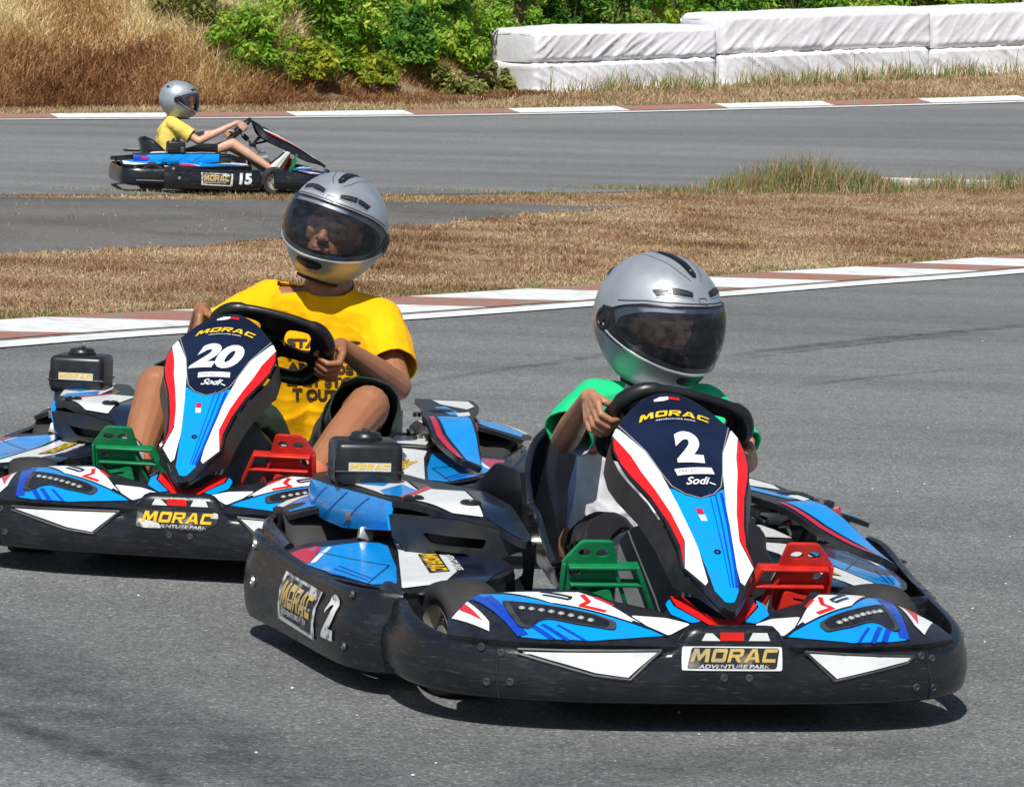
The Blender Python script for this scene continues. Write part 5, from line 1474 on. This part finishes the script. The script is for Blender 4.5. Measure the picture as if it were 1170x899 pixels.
def skid(name, L, w, alpha, col):
    key = 'skid_%d_%s' % (int(alpha * 100), 'x')
    m = bpy.data.materials.get(key)
    if not m:
        m = bpy.data.materials.new(key); m.use_nodes = True; t = m.node_tree; b = t.nodes['Principled BSDF']; b.inputs['Base Color'].default_value = (*col, 1); b.inputs['Roughness'].default_value = .8
        at = t.nodes.new('ShaderNodeAttribute'); at.attribute_name = 'edge'; tc = t.nodes.new('ShaderNodeTexCoord')
        n1 = t.nodes.new('ShaderNodeTexNoise'); n1.inputs['Scale'].default_value = 7; n1.inputs['Detail'].default_value = 8; n1.inputs['Roughness'].default_value = .75; t.links.new(tc.outputs['Object'], n1.inputs['Vector'])
        mr = t.nodes.new('ShaderNodeMapRange'); mr.inputs['From Min'].default_value = .36; mr.inputs['From Max'].default_value = .66; t.links.new(n1.outputs['Fac'], mr.inputs[0])
        mu = t.nodes.new('ShaderNodeMath'); mu.operation = 'MULTIPLY'; t.links.new(at.outputs['Fac'], mu.inputs[0]); t.links.new(mr.outputs[0], mu.inputs[1])
        m2 = t.nodes.new('ShaderNodeMath'); m2.operation = 'MULTIPLY'; m2.inputs[1].default_value = alpha; t.links.new(mu.outputs[0], m2.inputs[0]); t.links.new(m2.outputs[0], b.inputs['Alpha'])
    L = smooth_line(L, 10); V = []; F = []; E = []; n = len(L); K = 9
    for i, p in enumerate(L):
        d = L[min(i + 1, n - 1)] - L[max(i - 1, 0)]; d = d / np.hypot(*d); fe = min(1, i / 8, (n - 1 - i) / 8)
        for k in range(K): u = k / (K - 1) * 2 - 1; V.append((p[0] - d[1] * u * w / 2, p[1] + d[0] * u * w / 2, .0075)); E.append((1 - u * u) * fe)
    for i in range(n - 1):
        for k in range(K - 1): F.append((i * K + k, (i + 1) * K + k, (i + 1) * K + k + 1, i * K + k + 1))
    mb = MB(); mb.add(V, F, m); o = mb.build(name); a = o.data.attributes.new('edge', 'FLOAT', 'POINT'); a.data.foreach_set('value', E); tag(o, kind='structure')
SK = [([(.95, 17.0), (1.28, 17.66), (1.82, 18.55), (2.29, 19.25), (2.9, 20.2)], .16, .55), ([(1.02, 16.95), (1.40, 17.66), (1.95, 18.55), (2.5, 19.35)], .07, .6), ([(1.15, 15.6), (1.45, 16.1), (1.75, 16.54), (2.3, 17.3)], .06, .45), ([(-1.6, 9.0), (-1.27, 8.43), (-.95, 7.8), (-.60, 7.2), (-.3, 6.8), (0, 6.3)], .55, .42), ([(-1.3, 7.9), (-.88, 7.25), (-.6, 6.85), (-.3, 6.4)], .12, .5), ([(-.1, 6.7), (.22, 7.10), (.57, 7.34), (1.3, 7.9)], .30, .30), ([(-.6, 14.6), (-.09, 15.86), (.2, 16.43), (.6, 17.4)], .10, .45)]
for L_, w_, al in SK: skid('skid_mark', L_, w_, al, (.030, .032, .040))
sp = MB()
for k in range(60):
    yy = 6.2 + 16 * rng.random() ** 1.5; xx = (rng.random() * 2 - 1) * yy * .14; r_ = rng.uniform(.002, .0045)
    sp.ell((xx, yy, .006), (r_, r_, r_ * .6), WPAINT, 6, 4)
tag(sp.build('pale_grit'), 'pale grains of grit scattered over the near asphalt', 'grit', kind='stuff')

# ---- grass built from blades
def attr_mat(name, stops, rough=.8, trans=.25):
    m = bpy.data.materials.new(name); m.use_nodes = True; t = m.node_tree; b = t.nodes['Principled BSDF']; b.inputs['Roughness'].default_value = rough; b.inputs['Specular IOR Level'].default_value = .15
    at = t.nodes.new('ShaderNodeAttribute'); at.attribute_name = 'hue'
    r = t.nodes.new('ShaderNodeValToRGB'); e = r.color_ramp.elements
    e[0].position = stops[0][0]; e[0].color = (*stops[0][1], 1); e[1].position = stops[-1][0]; e[1].color = (*stops[-1][1], 1)
    for p, c in stops[1:-1]: q = e.new(p); q.color = (*c, 1)
    t.links.new(at.outputs['Fac'], r.inputs[0]); t.links.new(r.outputs[0], b.inputs['Base Color'])
    tl = t.nodes.new('ShaderNodeBsdfTranslucent'); t.links.new(r.outputs[0], tl.inputs[0]); mx = t.nodes.new('ShaderNodeMixShader'); mx.inputs[0].default_value = trans
    out = t.nodes['Material Output']; t.links.new(b.outputs[0], mx.inputs[1]); t.links.new(tl.outputs[0], mx.inputs[2]); t.links.new(mx.outputs[0], out.inputs[0])
    return m
def mesh_np(name, V, F, k, hue, material):
    me = bpy.data.meshes.new(name); nf = len(F)
    me.vertices.add(len(V)); me.vertices.foreach_set('co', V.astype(np.float32).ravel())
    me.loops.add(nf * k); me.loops.foreach_set('vertex_index', F.astype(np.int32).ravel())
    me.polygons.add(nf); me.polygons.foreach_set('loop_start', np.arange(0, nf * k, k, dtype=np.int32)); me.polygons.foreach_set('loop_total', np.full(nf, k, np.int32))
    a = me.attributes.new('hue', 'FLOAT', 'FACE'); a.data.foreach_set('value', hue.astype(np.float32))
    me.materials.append(material); me.update(); me.validate(); return me
def blades(name, X, Y, hgt, wid, hue, material, lean=.5, droop=.0, zoff=0.0, zfun=None):
    n = len(X); Z = np.array([gz(x, y) for x, y in zip(X, Y)]) + zoff
    if zfun is not None: Z = zfun(X, Y, Z)
    th = rng.uniform(0, 2 * math.pi, n); ld = rng.uniform(0, 2 * math.pi, n); la = lean * rng.random(n) ** .7
    B = np.c_[X, Y, Z]; w = np.c_[np.cos(th), np.sin(th), np.zeros(n)] * (wid / 2)[:, None]
    L = np.c_[np.cos(ld) * la, np.sin(ld) * la, np.sqrt(np.maximum(.05, 1 - la ** 2))]
    M1 = B + L * (hgt * .55)[:, None]
    L2 = L.copy(); L2[:, :2] *= 1.6; L2[:, 2] *= (1 - droop); T = M1 + L2 * (hgt * .45)[:, None]
    V = np.stack([B - w, B + w, M1 + w * .7, M1 - w * .7, T], 1).reshape(-1, 3)
    i = np.arange(n)[:, None] * 5
    F = np.concatenate([i + [0, 1, 2], i + [0, 2, 3], i + [3, 2, 4]]); H = np.concatenate([hue] * 3)
    return mesh_np(name, V, F, 3, H, material)
DRY = [(0, (.16, .085, .045)), (.25, (.33, .195, .11)), (.5, (.50, .335, .195)), (.72, (.70, .55, .37)), (.8, (.24, .25, .08)), (1, (.09, .20, .035))]
DRYM = attr_mat('dry_grass_blades', DRY)
LA = np.array(LINE)
def dist_line(X, Y):  # signed-ish distance beyond the near line (positive = island side)
    d = np.full(len(X), 1e9)
    for i in range(0, len(LA) - 1):
        a = LA[i]; b = LA[i + 1]; ab = b - a; t = np.clip(((X - a[0]) * ab[0] + (Y - a[1]) * ab[1]) / (ab @ ab), 0, 1)
        q = np.hypot(X - a[0] - ab[0] * t, Y - a[1] - ab[1] * t); cr = ab[0] * (Y - a[1]) - ab[1] * (X - a[0])
        k = q < np.abs(d); d[k] = np.where(cr > 0, q, -q)[k]
    return d
def pnoise(X, Y, s, seed=0): return np.array([noise.noise(Vector((x * s + seed, y * s, seed))) for x, y in zip(X, Y)])
FNL = [(a, b) for a, b in FN]
def island(N):
    u = rng.random(N * 3); Y = 1 / (1 / 16.0 + u * (1 / 39.0 - 1 / 16.0)); X = (rng.random(len(Y)) * 2 - 1) * (Y * .155 + .6)
    d = dist_line(X, Y); k = d > .60 + .3 * rng.random(len(d)) ** .4
    yn = np.interp(X, [p[0] for p in FN], [p[1] for p in FN]); k &= Y < yn + .15 + .1 * np.sin(X * 5)
    old = inside(OLD, np.c_[X, Y]); k &= ~(old & (rng.random(len(X)) > .012))
    X, Y, d = X[k][:N], Y[k][:N], d[k][:N]; return X, Y, d
X, Y, d = island(300000)
pn = pnoise(X, Y, .8); pn2 = pnoise(X, Y, 3.0, 5)
hue = np.clip(.42 + .35 * pn + .2 * pn2 + rng.normal(0, .12, len(X)), 0, .74)
yn = np.interp(X, [p[0] for p in FN], [p[1] for p in FN])
edge = np.exp(-(d - .78) / .38) * (.60 + .9 * pnoise(X, Y, 1.1, 9)) + .16 * (pn2 > .25) + .5 * np.exp(-(yn - Y) / .5) * (pn > 0.05)
g = rng.random(len(X)) < edge; hue[g] = rng.uniform(.8, 1, g.sum())
pn3 = pnoise(X, Y, 1.7, 77); h_ = np.clip(rng.gamma(3.5, .0085, len(X)), .008, .06) * (.75 + 1.2 * np.clip(pn3, -.4, 1)) * np.where(g, .8, 1); hue = np.where(g, hue, np.clip(hue - .22 * pn3, 0, .74))
me = blades('dry_grass', X, Y, h_, .0028 + .0030 * (Y / 20), hue, DRYM, .95, .5)
tag(link('dry_grass', me), 'short sunburnt grass between the two tracks, greener along the kerb', 'grass', kind='stuff')

# tall tufts by the far track
def tufts(N, cs):
    Xs = []; Ys = []; Hs = []
    for cx, cy, rx, ry, hh, w in cs:
        n = int(N * w); a = rng.normal(0, .5, n); b = rng.normal(0, .5, n)
        Xs.append(cx + a * rx); Ys.append(cy + b * ry); Hs.append(hh * np.exp(-(a * a + b * b) * .8) * rng.uniform(.45, 1.15, n))
    return np.concatenate(Xs), np.concatenate(Ys), np.concatenate(Hs)
cs = [(2.75, 36.2, .85, .4, .44, .24), (2.2, 35.9, .5, .3, .20, .15), (3.3, 36.4, .5, .3, .26, .15), (4.1, 37.0, .7, .3, .22, .08), (4.9, 37.3, .6, .3, .26, .08), (5.6, 37.8, .6, .3, .22, .05), (1.4, 35.4, 1.0, .25, .09, .15), (.0, 34.3, 1.5, .2, .06, .10), (-2.5, 32.0, 2.0, .2, .06, .12)]
X, Y, H_ = tufts(9000, cs)
hue = np.where(rng.random(len(X)) < .55, rng.uniform(.78, .98, len(X)), rng.uniform(.25, .7, len(X)))
me = blades('tall_grass', X, Y, np.maximum(H_, .03), np.full(len(X), .0065), hue, DRYM, .50, .25)
tag(link('tall_grass', me), 'tuft of tall wild grass growing at the edge of the far track', 'grass', kind='stuff')

# grass strip beyond the far kerb and in front of the covered blocks
FY = lambda x: np.interp(x, [p[0] for p in FLr], [p[1] for p in FLr])
N = 110000
X = rng.uniform(-9.5, 11, N); y0 = FY(X) + .66; y1 = np.array([foot(x) for x in X]) + .6
Y = y0 + (y1 - y0) * rng.random(N) ** 1.2
pn = pnoise(X, Y, .7, 3)
hue = np.clip(.50 + .35 * pn + rng.normal(0, .12, N), 0, .75); g = rng.random(N) < (.10 + .5 * np.exp(-(Y - y0) / .5) * (pn > -.1)); hue[g] = rng.uniform(.8, 1, g.sum())
me = blades('verge_grass', X, Y, rng.uniform(.03, .12, N), np.full(N, .013), hue, DRYM, .9, .4)
tag(link('verge_grass', me), 'thin dry grass on the verge beyond the far kerb', 'grass', kind='stuff')
# weeds standing against the white covers
X = rng.uniform(.2, 9, 4200); X = np.where(rng.random(4200) < .6, rng.choice([1.35, 3.6, 4.3, 5.0, 5.6, 2.2, 6.6], 4200) + rng.normal(0, .20, 4200), X)
Y = 53.0 + X * .63 + rng.uniform(-.55, .05, len(X))
me = blades('weeds', X, Y, rng.gamma(4, .05, len(X)), np.full(len(X), .014), rng.uniform(.55, 1, len(X)), DRYM, .5, .2)
tag(link('weeds', me), 'scattered weeds standing in front of the white covered blocks', 'weeds', kind='stuff')

# bank: rust-red tall grass, straw on top
RUST = attr_mat('rust_grass_blades', [(0, (.16, .07, .03)), (.3, (.36, .18, .08)), (.55, (.58, .37, .17)), (.8, (.80, .67, .38)), (1, (.90, .82, .55))], .85, .2)
N = 150000
X = rng.uniform(-10, 3.5, N); X[:14000] = rng.uniform(-2.4, .35, 14000); f_ = np.array([foot(x) for x in X]); dd_ = rng.random(N) ** 1.1 * 3.4; dd_[:14000] = -rng.random(14000) * np.clip((X[:14000] + 2.6) * 1.5, .1, 3.6); Y = f_ + dd_ - .5
pn = pnoise(X, Y, .6, 21); pn2 = pnoise(X, Y, 2.2, 31)
hue = np.clip(.28 + .20 * dd_ / 2 + .45 * pn + .2 * pn2 + rng.normal(0, .10, N), 0, 1); hue = np.where(dd_ > 1.45 + .5 * pn, np.clip(hue + .28, 0, 1), hue)
H_ = rng.uniform(.12, .50, N) * (1 + .5 * pn) * np.interp(X, [-8, -3.2, -2.6, 0, 3], [1.1, 1.0, .6, .5, .5]) * np.interp(dd_, [0, .5, 3], [.5, 1, 1])
me = blades('bank_grass', X, Y, H_, np.full(N, .016), hue, RUST, .75, .5)
tag(link('bank_grass', me), 'rust-red and straw-coloured tall grass covering the bank on the left', 'grass', kind='stuff')

# shrubs: each a thing with stems and foliage
LEAF = [attr_mat('leaf_mid', [(0, (.05, .13, .012)), (.35, (.16, .36, .03)), (.7, (.38, .56, .07)), (1, (.70, .70, .14))], .42, .45),
        attr_mat('leaf_dark', [(0, (.025, .09, .015)), (.5, (.09, .25, .035)), (1, (.28, .46, .07))], .42, .4),
        attr_mat('leaf_yellow', [(0, (.10, .20, .02)), (.5, (.30, .40, .04)), (1, (.66, .60, .08))], .5, .45),
        attr_mat('leaf_olive', [(0, (.12, .13, .035)), (.5, (.28, .30, .08)), (1, (.50, .46, .17))], .6, .4)]
WOOD = mat('twig_bark', (.10, .07, .045), .9, var=.3)
def shrub(x, y, rx, ry, hh, n, kind, label, leaf=.05, nm='shrub'):
    z0 = gz(x, y); 
    m = MB(); tips = []
    for k in range(9):
        a = random.uniform(0, 6.28); r_ = random.uniform(.2, .85); e = Vector((math.cos(a) * rx * r_, math.sin(a) * ry * r_, hh * random.uniform(.55, .95)))
        q = Vector((e.x * .35, e.y * .35, e.z * .5)); m.tube([(0, 0, -.15), q, e], [.018, .011, .004], WOOD, 6); tips.append(e)
    # clumps
    cl = []
    for k in range(26):
        a = random.uniform(0, 6.28); r_ = math.sqrt(random.random()); zz = random.uniform(.08, 1.0) * hh * math.sqrt(max(.08, 1 - .8 * r_ * r_))
        cl.append((math.cos(a) * rx * r_, math.sin(a) * ry * r_, zz, random.uniform(.14, .30) * min(1, rx * 1.3), random.uniform(-.22, .22)))
    cl = np.array(cl); i = rng.integers(0, len(cl), n); D = rng.normal(0, 1, (n, 3)); D /= np.linalg.norm(D, axis=1)[:, None]
    C = cl[i, :3] + D * (cl[i, 3] * rng.random(n) ** .5)[:, None]; C[:, 2] = np.maximum(C[:, 2], .01)
    N_ = D + rng.normal(0, .6, (n, 3)) + [0, 0, .5]; N_ /= np.linalg.norm(N_, axis=1)[:, None]
    T = np.cross(N_, rng.normal(0, 1, (n, 3))); T /= np.linalg.norm(T, axis=1)[:, None]; Bn = np.cross(N_, T); s_ = leaf * rng.uniform(.6, 1.3, n)[:, None]
    V = np.stack([C - T * s_, C + Bn * s_ * .42 + N_ * s_ * .12, C + T * s_, C - Bn * s_ * .42 + N_ * s_ * .12], 1).reshape(-1, 3)
    F = np.arange(n)[:, None] * 4 + [0, 1, 2, 3]
    hue = np.clip(.5 + cl[i, 4] + rng.normal(0, .16, n), 0, 1)
    root = bpy.data.objects.new(nm, None); COL.objects.link(root); root.location = (x, y, z0); tag(root, label, 'shrub', 'shrubs on the bank')
    m.build('stems', root); link('foliage', mesh_np('foliage', V, F, 4, hue, LEAF[kind]), root)
    return root
def bank_y(x, up): return foot(x) + up
SH = [(-4.55, 1.5, .55, .75, 2600, 3, 'olive shrub half lost in pale straw, the farthest left on the bank'),
 (-3.75, .75, .50, .80, 3400, 0, 'green leafy shrub on the bank, leftmost of the greenery beside the rust-red grass'),
 (-3.25, 1.7, .75, 1.15, 4200, 0, 'pale green shrub at the top edge, above the leftmost green one'),
 (-3.0, .45, .45, .55, 2600, 2, 'yellow-leaved shrub low on the bank, nearest the far driver'),
 (-2.55, 1.1, .62, 1.0, 4200, 0, 'broad green shrub right of the yellow-leaved one'),
 (-2.15, .35, .42, .45, 2200, 2, 'small yellowish shrub left of the dark round bush'),
 (-2.05, 1.9, .85, 1.2, 4600, 0, 'pale green shrub at the top edge, behind the dark round bush'),
 (-1.65, .70, .55, .75, 5200, 1, 'dense dark round bush in the middle of the bank'),
 (-1.05, 1.5, .60, 1.1, 3800, 1, 'dark upright shrub right behind the dense round bush'),
 (-.95, .5, .48, .62, 3000, 0, 'bright green shrub right of the dense round bush'),
 (-.45, .55, .50, .80, 3400, 0, 'loose green shrub two steps left of the white covered blocks'),
 (-.35, 1.8, .60, 1.3, 3600, 0, 'tall pale green shrub reaching the top edge left of the white covered blocks'),
 (-.40, -1.2, .32, .40, 1600, 3, 'olive straggling shrub touching the left end of the white covered blocks'),
 (-.95, -.35, .42, .42, 2200, 3, 'low dry-looking olive shrub at the foot of the bank, right of the small yellowish shrub'),
 (-.12, -.75, .45, .55, 2600, 0, 'rounded green shrub growing against the left end of the white covered blocks'),
 (.15, .2, .50, .95, 3200, 0, 'green shrub behind the left end of the white covered blocks'),
 (.70, .6, .6, 1.35, 3200, 1, 'dark green shrub rising behind the left white covered block')]
for x, up, rx, hh, n_, kd, lb in SH: shrub(x, bank_y(x, up), rx, rx * .8, hh, n_, kd, lb)
pos_words = ['dark green shrub peeping over the left white covered block', 'mid green shrub over the right part of the left white covered block', 'green shrub behind the joint of the left and middle covered blocks',
 'dark shrub behind the left part of the middle covered blocks', 'bright shrub behind the centre of the middle covered blocks', 'dark green shrub behind the right part of the middle covered blocks',
 'shrub behind the joint of the middle and right covered blocks', 'dark shrub above the left part of the right covered block', 'mid green shrub at the right edge above the covered blocks']
for k in range(9):
    x = 1.3 + k * .98; shrub(x, bank_y(x, .5 + .5 * (k % 2)), .75, .6, 1.35 + .2 * (k % 3), 2600, (1, 0, 1, 1, 0, 1, 0, 1, 0)[k], pos_words[k], .06)
# low undergrowth between the shrubs reads as one mass
N = 64000
X = rng.uniform(-4.0, 11, N); X[:26000] = rng.uniform(-3.9, .4, 26000); dd_ = rng.uniform(.3, 4.0, N); Y = np.array([foot(x) for x in X]) + dd_
pn = pnoise(X, Y, 1.3, 41); k = (pn > -.28) | (X > 0); X, Y, dd_ = X[k], Y[k], dd_[k]; N = len(X)
C = np.c_[X, Y, np.array([gz(x, y) for x, y in zip(X, Y)]) + rng.random(N) * .35]
N_ = rng.normal(0, .7, (N, 3)) + [0, -.4, .8]; N_ /= np.linalg.norm(N_, axis=1)[:, None]; T = np.cross(N_, rng.normal(0, 1, (N, 3))); T /= np.linalg.norm(T, axis=1)[:, None]; Bn = np.cross(N_, T); s_ = .05 * rng.uniform(.5, 1.5, N)[:, None]
V = np.stack([C - T * s_, C + Bn * s_ * .4, C + T * s_, C - Bn * s_ * .4], 1).reshape(-1, 3)
hue = np.clip(.5 + .5 * pnoise(X, Y, .9, 51) + rng.normal(0, .18, N), 0, 1)
tag(link('undergrowth', mesh_np('undergrowth', V, np.arange(N)[:, None] * 4 + [0, 1, 2, 3], 4, hue, LEAF[0])), 'tangled green undergrowth between the shrubs on the bank', 'undergrowth', kind='stuff')

# ---- covered barrier blocks: two layers of three
TARP = mat('white_tarpaulin', (.79, .79, .82), .5, col2=(.70, .70, .75), vscale=1.6, bump=.4, bscale=9, bdist=.02)
def tarp_block(p0, p1, zb, zt, depth, seed, label, lower, bulge=0.0):
    """a stuffed block wrapped in loose sheeting: rounded box profile pushed along the row, with tight creases and hanging folds"""
    p0 = Vector(p0); p1 = Vector(p1); d = p1 - p0; L = d.length; a = math.atan2(d.y, d.x); H = zt - zb; D = depth
    prof = []
    def seg(q0, q1, n):
        for k in range(n): prof.append((lerp(q0[0], q1[0], k / n), lerp(q0[1], q1[1], k / n)))
    seg((-D / 2, -H / 2), (-D / 2, H / 2 - .07), 16); seg((-D / 2, H / 2 - .07), (-D / 2 + .08, H / 2), 4); seg((-D / 2 + .08, H / 2), (D / 2 - .08, H / 2), 16)
    seg((D / 2 - .08, H / 2), (D / 2, H / 2 - .07), 4); seg((D / 2, H / 2 - .07), (D / 2, -H / 2), 8); seg((D / 2, -H / 2), (-D / 2, -H / 2), 6)
    n = len(prof); N = 130; V = []; F = []
    def N3(x, y, z): return noise.noise(Vector((x, y, z)))
    for i in range(N + 1):
        x = (i / N - .5) * L; e = min(1, (L / 2 - abs(x)) / .10); cap = math.sqrt(max(0, 1 - (1 - e) ** 2)) * .12 + .88
        for k, (y, z) in enumerate(prof):
            t = z / H + .5; up = t if lower else 1 - t
            slant = (x * 3.0 + (t - .5) * (2.2 if lower else -1.8) * (1 + .5 * N3(x * .5, seed, 0)))
            r1 = 1 - abs(N3(slant * 1.1 + seed * 7, y * .5, t * .5)) * 3.4; r2 = 1 - abs(N3(slant * 2.6 + seed * 3, y * .7, t * .8 + 5)) * 3.6
            fold = max(0, r1) ** 2 * .038 * (.5 + .8 * abs(N3(x * .9, seed * 5, 2))) + max(0, r2) ** 2 * .016; big = N3(x * 1.1, y * 2, z * 2 + seed) * .035
            ny, nz = y / (D / 2), z / (H / 2); m_ = max(abs(ny), abs(nz)); ny = ny if abs(ny) >= m_ * .98 else 0; nz = nz if abs(nz) >= m_ * .9 else 0
            q = fold * (.35 + .8 * up) + big
            if lower and t < .25: q += .05 * (1 - t * 4)
            if not lower and t < .12: q -= .05 * (1 - t / .12)          # pulled in by the cord
            if lower and t > .9: q -= .03 * (t - .9) * 10
            yy = y * cap + ny * q; zz = z * (cap if z > 0 else 1) + (nz * q * .7 if nz > 0 else 0)
            if z > 0 and t > .9: zz += bulge * (1 - abs(x / L * 2) ** 3) - .035 * (1 - e) + .02 * N3(x * .8, seed * 2, 1)
            V.append((x + .02 * N3(z * 5, y * 4, seed) * (i in (0, N)), yy, zz))
    for i in range(N):
        for k in range(n): l = (k + 1) % n; F.append((i * n + k, (i + 1) * n + k, (i + 1) * n + l, i * n + l))
    F.append(tuple(range(n))); F.append(tuple(N * n + k for k in range(n))[::-1])
    mb_ = MB(); mb_.add(V, F, TARP); o = mb_.build('covered_block', sharp=70)
    c = (p0 + p1) / 2; nrm = Vector((-d.y, d.x)).normalized() * depth / 2
    o.location = (c.x + nrm.x, c.y + nrm.y, (zb + zt) / 2); o.rotation_euler = (0, -math.atan2(gz(*p1) - gz(*p0), L), a)
    tag(o, label, 'covered block', 'white covered safety blocks')
    return o
A0, A1, A2, A3 = (.12, 53.3), (2.82, 55.0), (6.11, 56.8), (9.3, 58.7)
for (a, b, hl, hu, sd, w_) in ((A0, A1, .46, .44, 1, 'left'), (A1, A2, .50, .55, 2, 'middle'), (A2, A3, .46, .56, 3, 'right')):
    z = (gz(*a) + gz(*b)) / 2
    a2 = Vector(a).lerp(Vector(b), .006); b2 = Vector(b).lerp(Vector(a), .006)
    tarp_block(a2, b2, z - .03, z + hl, 1.2, sd, 'lower %s block under white sheeting, its skirt in the grass' % w_, True)
    tarp_block(a2, b2, z + hl - .02, z + hl + hu, 1.22, sd + 4, 'upper %s block under taut white sheeting' % w_, False, .02)
# rubber crumbs on the track
for (x, y, lb) in ((.85, 15.0 - 6.2, ''),): pass
for (px, py, s_, lb) in ((1.02, 9.62, .024, 'black scrap of rubber lying on the asphalt right of kart 2, the nearer one'), (1.075, 10.25, .026, 'black scrap of rubber lying on the asphalt right of kart 2, the farther one')):
    mb = MB(); mb.tube([(px - s_, py, .012), (px - s_ * .3, py + .006, .018), (px + s_ * .4, py - .004, .014), (px + s_, py + .008, .010)], [.002, .005, .006, .002], RUBBER, 7)
    tag(mb.build('rubber_scrap'), lb, 'rubber scrap', 'rubber scraps on the track')
